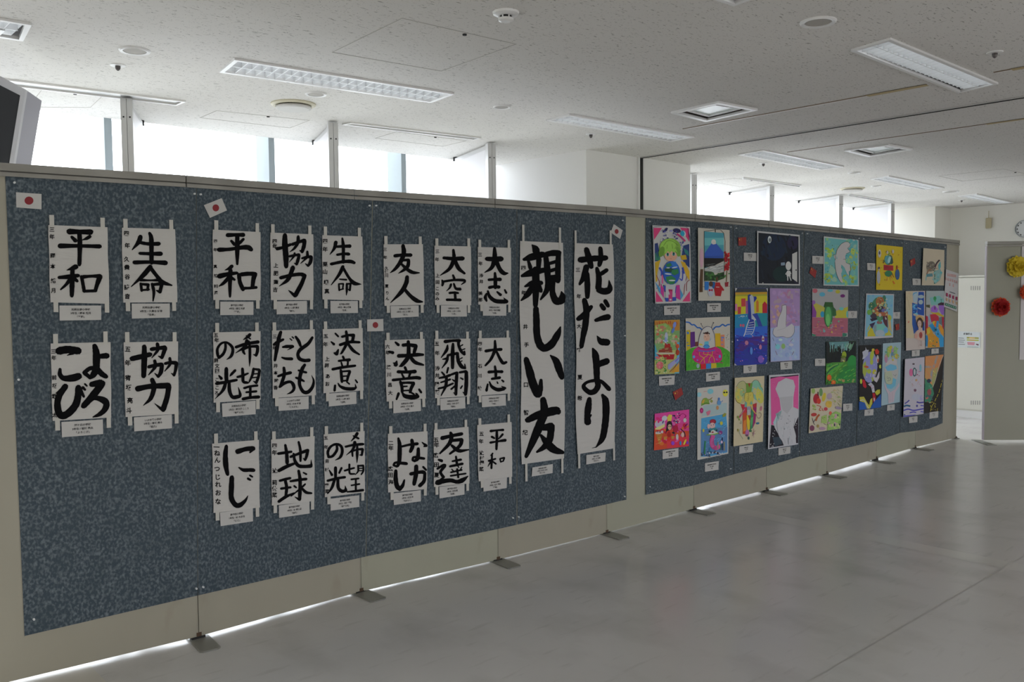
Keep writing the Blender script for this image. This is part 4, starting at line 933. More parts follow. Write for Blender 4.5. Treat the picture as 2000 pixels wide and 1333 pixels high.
# caption cards under the calligraphy (school, pupil and title)
K1, K2, K3 = '光明台南小学校', '南池田小学校', '光明台北小学校'
CARDS = [
 ('A', [(455,1165),(775,1165),(775,1275),(457,1280)], [K1, '3年生 / 岡本 結月', '「平和」'], 'under the far-left heiwa'),
 ('A', [(1008,1150),(1300,1150),(1300,1257),(1010,1265)], [K1, '4年生 / 久貴谷 詩音', '「生命」'], 'under the left-hand seimei'),
 ('B', [(470,803),(787,783),(790,895),(475,920)], ['緑ケ丘小学校', '3年生 / 前坂 悠太', '「よろこび」'], 'under yorokobi'),
 ('B', [(1025,768),(1315,745),(1317,850),(1028,875)], ['いぶき野小学校', '5年生 / 宥坂 亮斗', '「協力」'], 'under the second-row kyoryoku'),
 ('C', [(257,1075),(590,1075),(590,1207),(257,1210)], [K2, '4年生 / 真結 翔凪', '「平和」'], 'under the heiwa below the tilted flag'),
 ('C', [(820,1072),(1125,1067),(1127,1195),(822,1202)], [K2, '4年生 / 上肥 蓮吉', '「協力」'], 'under the top-row kyoryoku'),
 ('C', [(1360,1068),(1635,1068),(1637,1188),(1362,1192)], ['北池田小学校', '4年生 / 栗山 颯真', '「生命」'], 'under the narrow seimei left of the second seam'),
 ('D', [(297,937),(663,905),(663,1053),(303,1083)], ['光明台北小学校', '5年生 / 原文園 こころ', '「希望の光」'], 'under the second-row kibo no hikari'),
 ('D', [(910,880),(1238,858),(1238,995),(912,1018)], ['いぶき野小学校', '3年生 / 井本 時香', '「ともだち」'], 'under tomodachi'),
 ('D', [(1453,828),(1755,808),(1757,940),(1457,970)], ['光明台南小学校', '5年生 / 上原 あお', '「決意」'], 'under the ketsui left of the small flag'),
 ('E', [(275,1010),(632,962),(635,1105),(283,1158)], [K2, '1年生 / 辻 れおな', '「にじ」'], 'under niji'),
 ('E', [(915,933),(1247,888),(1248,1020),(917,1068)], [K2, '4年生 / 辻 莉依菜', '「地球」'], 'under chikyu'),
 ('E', [(1475,860),(1787,822),(1788,948),(1476,990)], [K2, '5年生 / 奈村 愛菜', '「希望の光」'], 'under the bottom-row kibo no hikari'),
 ('F', [(335,1068),(683,1060),(685,1198),(340,1215)], [K3, '3年生 / 久保川 夏りん', '「友人」'], 'under yujin'),
 ('F', [(960,1060),(1280,1057),(1282,1198),(960,1200)], [K3, '3年生 / 上田 このみ', '「大空」'], 'under ozora'),
 ('F', [(1480,1047),(1770,1047),(1770,1188),(1480,1187)], [K3, '3年生 / 浅井 美那', '「大志」'], 'under the very bold taishi'),
 ('G', [(368,1042),(710,1018),(713,1163),(370,1192)], [K3, '6年生 / 濱川 昌大', '「決意」'], 'under the middle-row ketsui'),
 ('G', [(950,1010),(1260,990),(1262,1130),(955,1155)], [K3, '5年生 / 浅井 陽葵', '「飛翔」'], 'under hisho'),
 ('G', [(1467,978),(1763,960),(1765,1095),(1468,1117)], [K3, '4年生 / 石川 峻', '「大志」'], 'under the slim taishi'),
 ('H', [(378,995),(722,955),(723,1095),(382,1143)], [K2, '2年生 / 広田 海', '「なかよし」'], 'under nakayoshi'),
 ('H', [(953,915),(1272,878),(1272,1010),(957,1060)], [K2, '5年生 / 広田 夏', '「友達」'], 'under tomodachi in kanji'),
 ('H', [(1510,837),(1808,795),(1803,928),(1512,973)], [K2, '5年生 / 辻村 優菜', '「平和」'], 'under the small-character heiwa'),
 ('J', [(190,1160),(380,1128),(378,1212),(183,1245)], [K1, '4年生 / 井手口 智紀', '「親しい友」'], 'under the long scroll shitashii tomo'),
 ('J', [(692,1045),(872,1020),(867,1103),(690,1133)], ['国府小学校', '3年生 / 大野 夏希', '「花だより」'], 'under the long scroll hana dayori'),
]
for t, q, ln_, lab in CARDS: card(t, q, ln_, 'small white printed caption card ' + lab, lh=.21)
# cards under the drawings
C1 = '南通市通州区実験小学校'
DC = [
 ('K', [(245,1187),(453,1180),(453,1300),(248,1307)], 'under the child hugging a globe'), ('K', [(807,1153),(987,1150),(987,1263),(807,1267)], 'under the blue mountain drawing'),
 ('L', [(225,1133),(482,1115),(476,1265),(228,1283)], 'under the red boat drawing'), ('L', [(990,1075),(1218,1053),(1218,1192),(992,1217)], 'under the flying saucer drawing'),
 ('M', [(240,985),(457,953),(457,1075),(240,1105)], 'under the pink and orange sweets drawing'), ('M', [(820,1160),(1010,1130),(1005,1250),(820,1278)], 'under the mermaid drawing'),
 ('N', [(150,247),(265,250),(265,323),(150,320)], 'left of the black night drawing'), ('N', [(147,1262),(265,1252),(265,1322),(147,1332)], 'under the night city with purple sea drawing'),
 ('N', [(477,1232),(585,1223),(585,1292),(480,1300)], 'under the lilac drawing with a white figure'),
 ('O', [(178,1128),(378,1103),(370,1208),(175,1237)], 'under the elephant drawing'), ('O', [(745,1155),(918,1130),(915,1230),(742,1260)], 'under the pink-ground portrait'),
 ('P', [(100,303),(232,308),(232,400),(100,395)], 'left of the white dove drawing'), ('P', [(525,958),(632,957),(628,1040),(525,1042)], 'right of the green rocket drawing'),
 ('Q', [(138,325),(265,322),(265,412),(138,414)], 'left of the green forest drawing'), ('Q', [(487,885),(602,878),(602,968),(487,977)], 'right of the cream fruit drawing'),
 ('R', [(150,343),(250,348),(252,435),(152,430)], 'left of the yellow drawing'), ('R', [(712,535),(817,540),(817,618),(715,617)], 'left of the turtle drawing'),
 ('R', [(475,955),(558,952),(555,1035),(475,1032)], 'right of the abstract green village drawing'),
 ('T', [(120,960),(230,948),(225,1025),(115,1035)], 'under the black-ground globe drawing'), ('T', [(400,900),(492,888),(490,960),(397,972)], 'under the pale blue hand drawing'),
 ('T', [(705,225),(803,215),(800,288),(703,298)], 'under the girl and blue night drawing'), ('T', [(947,202),(1037,197),(1037,257),(947,265)], 'under the orange river drawing'),
 ('T', [(668,1050),(775,1035),(773,1110),(670,1125)], 'under the white waves drawing'), ('T', [(925,990),(1033,975),(1030,1055),(922,1070)], 'under the black road drawing'),
]
CN = ['無題', '夢の国', '船の旅', '空飛ぶ家', '菓子の国', '人魚', '夜', '海の町', '白い影', '象', '肖像', '鳩', '火箭', '森', '果物', '地球', '亀', '村', '星', '手', '少女', '川', '波', '道']
for i, (t, q, lab) in enumerate(DC):
    card(t, q, [C1 if i < 6 else '南通市小学校', '%d年 / 王 小明' % (2 + i % 5) if False else '%d年・南通' % (2 + i % 5), CN[i]], 'small white caption card ' + lab, lh=.19, grp='caption cards of the drawings', d=.0075 if i < 9 else .0085)

# small paper flags
def flag_jp(t, quad, c, r, lab):
    q = [px(t, *p) for p in quad]; S = Surf(q, .0062, .002, 2)
    vs, fs = surf_mesh(S, 4, 3); root = link('paper_flag', vs, fs, M_CARD); tag(root, lab, 'flag', 'small paper flags')
    v, f = poly_mesh([[(c[0] + r[0] * math.cos(a), c[1] + r[1] * math.sin(a)) for a in [i * math.pi / 16 for i in range(32)]]], lambda x, y: S.at(*px(t, x, y), .001))
    link('red_disc', v, f, M_RED, root)
flag_jp('A', [(122,297),(318,310),(318,428),(125,413)], (222, 361), (34, 31), 'straight white paper flag with red disc at the far left')
flag_jp('C', [(93,108),(272,37),(325,160),(155,235)], (213, 135), (33, 35), 'tilted white paper flag with red disc at top of the second backing sheet')
flag_jp('G', [(45,28),(245,22),(248,172),(45,176)], (148, 97), (34, 37), 'straight white paper flag with red disc between the ketsui sheets')
flag_jp('I', [(1018,40),(1108,102),(1082,190),(988,125)], (1048, 115), (19, 24), 'steeply tilted white paper flag with red disc at the right of the scrolls')
def flag_cn(t, quad, lab):
    q = [px(t, *p) for p in quad]; S = Surf(q, .0062, .004, 2)
    vs, fs = surf_mesh(S, 4, 3); root = link('paper_flag', vs, fs, M_FLAGC); tag(root, lab, 'flag', 'small red paper flags')
    def star(cu, cv, r, rot=0): return [(cu + r * (1 if k % 2 == 0 else .4) * math.sin(k * math.pi / 5 + rot), cv - r * 1.4 * (1 if k % 2 == 0 else .4) * math.cos(k * math.pi / 5 + rot)) for k in range(10)]
    pl = [star(.18, .27, .10)] + [star(*p, .035, .5) for p in ((.35, .12), (.42, .22), (.42, .36), (.35, .46))]
    v, f = poly_mesh(pl, lambda u, w: S.uv(u, w, .001)); link('yellow_stars', v, f, M_YEL, root)
flag_cn('N', [(100,112),(172,108),(173,182),(102,185)], 'small straight red flag right of the blue mountain drawing')
flag_cn('M', [(378,185),(500,122),(523,215),(415,300)], 'small tilted red flag above the pink sweets drawing')
flag_cn('P', [(85,432),(152,482),(135,568),(65,505)], 'small steeply tilted red flag left of the white dove drawing')
flag_cn('R', [(680,310),(742,280),(748,350),(692,388)], 'small tilted red flag between the yellow and the turtle drawings')
flag_cn('R', [(500,1105),(548,1095),(548,1170),(505,1180)], 'small red flag under the card of the abstract village drawing')

# push pins
PINS = [(28,357),(379,379),(391,380),(721,402),(734,402),(1215,431),(1268,433),(1426,444),(1437,446),(1566,456),(1576,457),(1677,466),(1686,467),(1761,475),(1769,476),(1845,483),
        (66,1210),(383,1150),(396,1147),(1001,1012),(1012,1010),(1219,970),(1268,951),(1426,916),(1560,882),(1676,661),(36,742),(1219,656),(1429,668),(707,717)]
first = None
for i, (x, y) in enumerate(PINS):
    c = on_board(x, y, .0045); n2 = SEG[min(9, max(0, int(np.searchsorted(J[:, 0], c[0]) - 1)))][2]
    if first is None:
        bm = bmesh.new()
        for z0, r0, r1, h in ((0, .0045, .0045, .0015), (.0015, .0028, .0035, .006), (.0075, .0045, .0042, .002)):
            bmesh.ops.create_cone(bm, cap_ends=True, segments=10, radius1=r0, radius2=r1, depth=h, matrix=Matrix.Translation((0, 0, z0 + h / 2)))
        me = bpy.data.meshes.new('push_pin'); bm.to_mesh(me); bm.free(); me.materials.append(M_PIN)
        first = bpy.data.objects.new('push_pin', me); o = first
    else: o = first.copy()
    COL.objects.link(o); o.location = c
    o.rotation_euler = Vector((n2[0], n2[1], 0)).to_track_quat('Z', 'Y').to_euler()
    nth = next((k for k, ((a0, a1), (b0, b1), _) in enumerate(SH) if x <= max(b0, b1) + .4 and x >= min(a0, a1) - 1), 8)
    (a0, _1), (b0, _2), _3 = SH[nth]; fr = (y - lerp(TOPL, x)) / (lerp(BOTL, x) - lerp(TOPL, x))
    side = 'left' if x < (a0 + b0) / 2 else 'right'; ver = 'top' if fr < .2 else 'lower' if fr > .8 else 'middle'
    lab = 'small clear push pin, %s %s edge of the %s blue sheet from the left' % (ver, side, ['first', 'second', 'third', 'fourth', 'fifth', 'sixth', 'seventh', 'eighth', 'ninth'][nth])
    tag(o, lab, 'push pin', 'clear push pins')

# ------------------------------------------------------------------ the drawings on the right-hand group
def s2l(h):
    v = [int(h[i:i + 2], 16) / 255 for i in (0, 2, 4)]
    return [c / 12.92 if c <= .04045 else ((c + .055) / 1.055) ** 2.4 for c in v]
WREF = s2l('b4afa8')
def pig(h):
    c = s2l(h); k = .74 + .30 * (max(c) - min(c)) / max(max(c), .01)
    return [min(.8, .80 * k * a / w) for a, w in zip(c, WREF)]      # pigment relative to the white of the paper
def ell(cx, cy, rx, ry, ang=0, n=18):
    a0 = math.radians(ang); return [(cx + rx * math.cos(t) * math.cos(a0) - ry * math.sin(t) * math.sin(a0), cy + rx * math.cos(t) * math.sin(a0) + ry * math.sin(t) * math.cos(a0)) for t in [2 * math.pi * i / n for i in range(n)]]
def pairs(a): return [(a[i], a[i + 1]) for i in range(0, len(a), 2)]
def line_polys(w, P, smooth=True):
    P = [np.array(p, float) for p in P]
    C = catmull(P, 4) if smooth and len(P) > 2 else P
    out = []
    for i in range(len(C) - 1):
        d = C[i + 1] - C[i]; L_ = np.linalg.norm(d)
        if L_ < 1e-6: continue
        d /= L_; nn = np.array([-d[1], d[0]]) * w / 2; e = d * w * .25
        out.append([tuple(C[i] + nn - e), tuple(C[i + 1] + nn + e), tuple(C[i + 1] - nn + e), tuple(C[i] - nn - e)])
    return out
def tri_split(tris, S, lim=.08):
    out = []; st = list(tris)
    while st:
        t = st.pop(); U = [hmap(S.Hi, *p)[0] for p in t]
        if max(U) - min(U) <= lim: out.append(t); continue
        i = max(range(3), key=lambda k: abs(U[k] - U[(k + 1) % 3])); j = (i + 1) % 3; k = (i + 2) % 3
        m_ = ((t[i][0] + t[j][0]) / 2, (t[i][1] + t[j][1]) / 2)
        st.append((t[i], m_, t[k])); st.append((m_, t[j], t[k]))
    return out
def art(name_lab, t, quad, base, ops, curl=.006, d=.0065, sides=(1, 1), margin=None, on=on_board):
    q = [px(t, *p) for p in quad]
    S = Surf(q, d, curl, 2.6, 0, 0, sides, on)
    vs, fs = surf_mesh(S, 28, 8)
    col = [pig(base)] * len(fs)
    root = link('drawing_sheet', vs, fs, M_COLR, None, True); tag(root, name_lab, 'drawing', 'children\'s drawings')
    at = root.data.color_attributes.new('Col', 'FLOAT_COLOR', 'CORNER')
    at.data.foreach_set('color', [c for p in root.data.polygons for _ in p.vertices for c in (*pig(base), 1)])
    V = []; Fc = []; Cc = []; lift = .0011
    rnd = random.Random(len(ops) * 7 + int(quad[0][0]))
    qc = [np.array(p) for p in quad]
    def emit(poly, c):
        nonlocal lift
        if len(poly) == 3: tr = [tuple(poly)]
        else:
            idx = geometry.tessellate_polygon([[Vector((p[0], p[1], 0)) for p in poly]])
            tr = [tuple(poly[i] for i in t3) for t3 in idx]
        for t3 in tri_split(tr, S):
            k = len(V)
            for p in t3:
                x, y = px(t, *p); u, v = hmap(S.Hi, x, y)
                u = min(.997, max(.003, u)); v = min(.997, max(.003, v))
                V.append(S.uv(u, v, lift))
            a, b_, c_ = (np.array(V[k + i]) for i in range(3))
            Fc.append([k, k + 1, k + 2]); Cc.append(c)
        lift += .00004
    for o in ops:
        k = o[0]; lift += .00003
        if k == 'p': emit(pairs(o[2]), pig(o[1]))
        elif k == 'e': emit(ell(*o[2:]), pig(o[1]))
        elif k == 'l':
            l0 = lift
            for p in line_polys(o[2], pairs(o[3])): emit(p, pig(o[1])); lift = l0
            lift = l0 + .00006
        elif k == 's':       # scattered dabs: seed, n, colours, x0,y0,x1,y1, r0, r1
            _, n_, cols, x0, y0, x1, y1, r0, r1 = o; l0 = lift
            for i in range(n_):
                lift = l0 + .00002 * (i % 6)
                r = rnd.uniform(r0, r1); a = rnd.uniform(0, 180)
                emit(ell(rnd.uniform(x0, x1), rnd.uniform(y0, y1), r, r * rnd.uniform(.4, .9), a, 8), pig(rnd.choice(cols)))
            lift = l0 + .00015
        elif k == 'h':       # hatched pencil lines: colour list, n, x0,y0,x1,y1, dx,dy, w
            _, n_, cols, x0, y0, x1, y1, dx, dy, w = o; l0 = lift
            for i in range(n_):
                lift = l0 + .00002 * (i % 6)
                x = rnd.uniform(x0, x1); y = rnd.uniform(y0, y1); f_ = rnd.uniform(.4, 1)
                for p in line_polys(w, [(x, y), (x + dx * f_, y + dy * f_)]): emit(p, pig(rnd.choice(cols)))
            lift = l0 + .00015
    o = link('picture', V, Fc, M_COLR, root)
    at = o.data.color_attributes.new('Col', 'FLOAT_COLOR', 'CORNER')
    at.data.foreach_set('color', [c for q_ in Cc for _ in range(3) for c in (*q_, 1)])
    return root

W_ = 'b0aaa0'
art('drawing of a green-haired child hugging a blue globe, pink corners, top left of the drawings', 'K', [(95,135),(585,158),(600,1143),(130,1158)], 'b4b0a8', [
 ('p','c03460',[108,168,220,170,118,325]),('p','c03460',[455,165,572,175,575,350]),('p','c03460',[140,990,235,1130,140,1135]),('p','c03460',[585,990,585,1128,485,1128]),
 ('p','20305c',[125,375,165,365,185,480,180,600,130,605]),('p','2a6a50',[128,500,190,470,200,600,135,590]),('p','a5851c',[130,620,205,580,185,640,160,760,160,860,138,880]),
 ('p','20305c',[500,400,575,378,580,690,520,640,470,560]),('p','256a60',[500,430,560,470,575,540,520,500]),('p','a5851c',[455,530,530,520,545,580,480,590]),('p','b08a20',[460,600,520,620,578,740,580,860,540,800]),
 ('l','7a2434',8,[148,790,185,870,180,930,150,960]),('l','7a2434',8,[210,780,215,860,205,950]),('l','7a2434',7,[545,800,520,900,505,1040]),('l','7a2434',7,[580,850,545,880,540,990]),
 ('p','a8a8b0',[180,720,240,680,250,900,200,900]),('p','b5b2b0',[440,720,520,740,530,880,470,980,420,900]),
 ('l','2c3c8a',26,[190,690,215,740,215,790]),('l','2c3c8a',24,[490,690,505,760]),('l','3a4490',16,[485,730,490,780,480,850,450,830]),
 ('p','3d7a9c',[130,870,200,960,215,1040,180,1000]),('p','3d7a9c',[455,960,500,1050,460,1110]),
 ('p','a02a70',[205,900,245,960,245,1085,200,1010]),('p','a02a70',[400,920,450,910,460,1110,400,1080]),('p','c8557a',[215,780,240,790,235,900,215,890]),
 ('l','22224c',14,[240,920,270,940,260,1000]),('l','2c3c8a',28,[255,930,265,985]),('l','2c3c8a',26,[395,940,385,1010]),
 ('p','b5b2b0',[270,900,400,890,385,1080,265,1085]),('p','a42e60',[302,972,358,972,352,1130,308,1130]),('p','2a3f88',[255,1080,305,1082,303,1130,270,1130]),('p','2a3f88',[355,1072,405,1070,405,1118,358,1124]),('e','b5b2b0',330,1105,15,12),('p','8c1c40',[305,970,358,972,350,1000,330,990,312,1005]),
 ('e','1c1c44',415,205,50,30,10),('e','1c1c44',275,190,18,26,40),('e','7f7fa8',340,208,22,12),('e','1f8098',495,240,34,38),('e','c8cfd0',510,245,18,36,-20),('e','1f8098',490,245,26,30),('l','a42e60',22,[420,250,470,290,520,340]),
 ('s',34,['26265c','3a3a80','c6c2bc'],200,190,300,350,6,14),('s',20,['26265c','3a3a80'],360,220,440,330,5,12),('s',16,['2a6a9c','3a3a80'],450,340,500,500,5,11),
 ('e','6e9038',325,430,140,125),('e','7fa542',300,400,105,80,-20),('e','5a7c2c',215,480,36,70,15),('e','5f8230',430,480,32,65,-12),('l','47661f',5,[240,400,290,340,360,345,430,400]),('l','47661f',4,[280,460,290,390]),('l','47661f',4,[360,460,350,380]),
 ('e','bd8a70',335,535,82,68),('p','7fa542',[250,490,265,440,400,440,425,500,395,470,370,498,345,468,320,498,295,466,275,505]),
 ('e','e0e0dc',293,518,24,20),('e','e0e0dc',372,512,24,20),('e','2f6a66',294,516,16,24),('e','2f6a66',372,510,16,24),('e','101820',294,510,8,12),('e','101820',372,504,8,12),('l','8a3a34',4,[325,572,345,572]),
 ('e','1f4a90',345,755,112,155),('p','27683c',[280,640,330,625,350,660,310,680,270,670]),('p','1e3f30',[250,700,330,690,400,720,330,750,260,740]),('p','27683c',[350,720,430,700,440,760,380,790,340,760]),('p','27683c',[270,810,340,790,400,830,380,900,320,905,280,870]),('p','2a5f9c',[330,610,400,610,430,680,370,690]),
 ('e','c0c6c8',300,770,44,9,5),('e','c0c6c8',385,685,38,8,-10),('e','c0c6c8',350,855,44,10),('e','c0c6c8',300,690,24,7),
 ('l','20254a',4,[110,160,560,178,590,1135,135,1150,110,160])], curl=.007, sides=(1.2, .4))
art('blue snow-capped mountain drawing with two small figures and a red tree', 'K', [(688,167),(1100,198),(1105,1118),(693,1118)], 'b0a898', [
 ('p','3d7f88',[770,215,1025,238,1025,600,772,700]),('p','5a9a98',[772,300,1025,300,1025,390,772,400]),('p','2c4a90',[775,500,865,370,925,370,1022,490,1022,560,775,560]),('p','24407f',[775,540,1022,530,1022,570,775,575]),('e','c4bcb0',892,352,30,34),('p','c0b8ae',[862,372,880,350,905,348,926,372,912,384,900,372,888,386,876,374]),
 ('p','1c1a18',[772,562,1025,565,1025,600,900,660,772,690]),('p','a8a8a0',[772,695,900,670,1025,620,1025,740,900,760,772,720]),('h',40,['6c6c68','d0ccc4'],775,640,1000,750,60,-14,4),
 ('p','223c20',[772,730,870,740,900,790,1000,750,1025,745,1025,830,940,860,772,860]),('s',24,['2f5528','1a2c18','3d6a30'],780,745,930,850,8,20),('s',14,['2f5528','1a2c18'],940,760,1015,830,8,16),
 ('p','245f98',[775,868,830,870,828,980,775,980]),('p','1c4a78',[870,870,910,875,910,960,870,960]),('e','b89098',735,560,26,130),('p','4a3420',[722,708,756,708,750,960,752,1005,706,1008,712,850]),
 ('e','a8a8b0',855,1000,38,66),('e','4a3020',858,900,26,34),('p','8c1828',[828,962,855,975,880,962,880,998,855,985,830,1000]),('p','8c141c',[920,880,975,880,1000,990,985,1060,915,1055,900,960]),('p','8c141c',[975,900,1030,975,1020,992,980,975]),('e','4a3020',935,840,14,34),('l','b0a898',8,[925,940,965,942]),
 ('s',46,['8c1018','a4141c','78101a'],1040,490,1105,720,12,22),('l','5a4420',9,[1065,730,1060,870]),('p','7c2028',[1040,880,1088,872,1080,935,1045,938]),('e','3c6a30',1040,800,10,22,20),('e','3c6a30',1095,765,14,8),
 ('l','28221c',5,[770,215,1025,238,1025,830]),('l','28221c',5,[770,215,772,860]),('l','181818',8,[915,188,915,225]),('l','3c342c',4,[750,935,775,938]),('l','3c342c',4,[1085,930,1108,930])], curl=.010, sides=(1.3, .5))
art('colourful tall drawing of a red boat, flower and blue birds under an orange sky', 'L', [(152,220),(565,205),(555,1082),(155,1100)], '9a9a58', [
 ('p','9a6a28',[155,222,562,208,560,420,400,330,155,300]),('h',30,['8c3418','a04a20'],160,225,540,260,14,70,8),('p','7a9048',[157,300,330,260,420,330,400,430,240,420,157,400]),('s',30,['a06050','6c8c40','a8a060','7a9a58'],160,260,400,560,16,38),
 ('p','6c8c54',[156,420,560,380,562,600,500,700,156,720]),('s',40,['a8987c','a87c78','78945c','9aa068','a45c40'],170,400,550,620,14,36),('p','3c8498',[156,600,190,700,240,830,156,860]),('p','3c90a8',[520,580,562,570,556,1080,480,1086,520,860]),
 ('p','8c2018',[325,590,410,600,415,670,310,680]),('p','7a3020',[230,690,430,650,445,740,215,745]),('h',14,['a8a068','5a1c14'],230,660,400,740,90,-8,5),('p','b0a890',[175,740,480,745,470,770,185,765]),
 ('p','8c141c',[185,762,280,790,275,830,250,835]),('p','8c141c',[280,778,480,770,465,855,320,855]),('l','b0a060',8,[380,770,398,795]),('l','8c2c18',12,[520,620,500,640,530,700,500,760]),('e','a04020',530,640,26,40),('e','8c3018',530,740,28,50),
 ('p','8a88a8',[370,940,480,860,560,800,555,860,480,940,400,1020,372,1010]),('p','6064a0',[480,880,555,810,553,840,500,900]),('l','8c2818',9,[400,1060,470,990,555,890]),('p','a87824',[420,1070,555,910,552,1060]),
 ('e','a89858',260,840,60,30),('s',60,['2c6c30','3c8038','508c44','b0b088'],160,830,350,1085,8,18),('e','b05c5c',240,950,58,62,10),('s',16,['b8403c','c07070'],200,910,285,1000,8,18),('e','b05c5c',205,825,40,22,10),
 ('e','6878b4',480,290,26,50,15),('e','5068a0',455,380,22,50,20),('e','a8acb8',345,480,26,70),('e','7888b0',335,540,18,50),('s',12,['c0c0c8','8c98b8'],290,540,370,600,8,14)], curl=.004)
art('drawing of a pink flying saucer with a smiling passenger, green hills and towers', 'L', [(658,185),(1382,158),(1382,972),(665,1042)], 'b0a898', [
 ('l','2c5c9c',22,[668,245,720,255,760,290,800,290,850,335,890,340,930,375]),('l','2c5c9c',22,[1110,365,1150,325,1210,320,1260,285,1305,310,1340,290,1378,285]),
 ('p','a08c1c',[672,380,735,375,735,700,675,710]),('h',6,['28609c'],680,400,690,640,34,-3,14),('p','4a1c60',[737,410,808,400,815,640,740,665]),('p','5c3028',[815,570,862,565,862,640,815,645]),('p','b08c18',[1140,430,1225,428,1228,650,1142,650]),('p','b87050',[1228,455,1292,450,1294,665,1228,665]),('h',5,['60709c'],1238,490,1242,610,46,0,14),
 ('s',6,['28242c'],1300,370,1360,660,6,10),
 ('p','3c8424',[668,720,760,665,860,650,1000,700,1180,640,1260,655,1340,700,1380,735,1380,972,1180,990,900,1010,668,1040]),('h',40,['2c7020','54982c','468c28'],680,740,1370,960,-8,60,14),
 ('p','a42060',[800,690,860,645,1150,645,1230,690,1258,780,1250,860,1200,905,1080,915,900,930,810,890,765,830,765,760]),('h',26,['b02c70','901850'],790,700,1220,900,70,16,10),
 ('p','b4aea4',[862,640,880,500,930,370,1000,318,1070,330,1120,440,1140,560,1140,645,1060,670,920,665]),('l','2a2a50',7,[862,640,880,500,930,370,1010,318,1090,350,1130,480,1142,640]),
 ('l','2a2a40',6,[862,655,920,675,1060,678,1140,655]),('l','2a2a40',5,[940,330,912,275]),('l','2a2a40',5,[1080,335,1112,262]),('e','28242c',912,272,7,9),('e','28242c',1114,258,8,10),
 ('e','b8937c',1003,495,52,66),('s',12,['3a1c14','2c1410'],955,412,1048,440,14,20),('e','28303c',978,485,5,8),('e','28303c',1024,470,5,8),('l','b04038',6,[995,525,1010,515]),('p','5098a8',[968,565,1035,555,1035,630,960,640]),('l','a8b4b4',18,[1030,560,1060,540,1070,510]),('e','b8a040',905,610,34,14,10),('e','3c78b0',1000,645,52,32),('l','1c3c80',6,[945,650,985,618,1020,620,1050,650]),
 ('l','5050a0',18,[870,712,1000,722,1130,705]),('l','c09030',9,[885,735,890,790,950,830,930,860,895,910,885,950]),('l','c09030',9,[955,730,960,770,1060,780,1110,820,1130,900]),('l','c09030',9,[1025,730,1010,790,960,830,965,910]),('l','c09030',9,[1095,720,1085,790,1050,830,1035,905]),
 ('e','4c80ac',793,812,20,24),('e','4c80ac',1215,805,18,26),('e','8050a0',850,865,14,16),('e','8050a0',1165,852,14,14),('e','8050a0',1062,898,12,12),
 ('p','a81c24',[905,930,990,925,990,1015,905,1025]),('p','2c6ca0',[992,925,1072,920,1072,1005,992,1012]),('p','a89020',[1075,920,1160,915,1160,998,1075,1002]),('e','90a0a0',860,960,26,36)], curl=.004)
art('small crowded pink and orange drawing of sweets, an ice cream cone and a black-haired girl', 'M', [(130,482),(603,422),(600,925),(120,985)], 'b0356a', [
 ('p','b83878',[132,485,602,425,602,600,132,640]),('p','a83c20',[128,680,300,690,600,720,600,924,121,984]),('p','b82c34',[300,820,600,780,600,924,300,955]),('s',60,['b81c48','a01430','c05a24','8c1450','c84c88','b02420'],150,560,590,920,12,34),
 ('e','b0aab0',205,620,70,60,-20),('p','c0b070',[140,680,270,620,270,660,200,700,140,700]),('s',8,['b01c58','c02068'],160,530,230,590,14,26),('e','b8b4b8',265,545,34,40,40),('e','282c50',245,595,8,24,20),
 ('p','9a6024',[145,755,245,730,200,920]),('h',10,['b88448'],150,760,190,900,50,-20,5),('p','b8b0a8',[140,735,245,710,250,745,200,760,145,760]),('s',10,['302834','b81c48'],145,715,245,755,6,12),
 ('p','b8a040',[300,530,330,490,370,500,360,580,310,590]),('e','201420',335,630,38,50),('p','201420',[300,640,370,640,360,700,300,720,280,760]),('e','b09070',337,665,26,40),('e','181010',325,655,6,7),('e','181010',350,655,6,7),('e','8c1c18',330,765,24,40),('p','a06830',[255,800,300,790,300,835,255,840]),('p','a06830',[360,790,400,785,400,825,360,830]),('p','201820',[365,740,390,725,415,750,390,760]),
 ('e','b8b0a8',545,570,22,30),('e','b8b0a8',440,800,18,40),('e','8c1430',420,690,34,50),('e','7838a0',380,885,24,28),('e','6c2c94',580,880,16,22),('e','c0a030',545,870,14,44,25),('e','2c6c9c',485,885,14,30),('s',22,['b8b4b0','201828','2c2c60'],380,470,480,620,6,14),('l','8c1450',7,[480,500,520,480,560,510,540,540]),('l','301858',8,[545,660,580,620,560,640]),('l','2a1430',10,[490,690,540,740,550,800]),('e','c89888',515,770,22,34)], curl=.005)
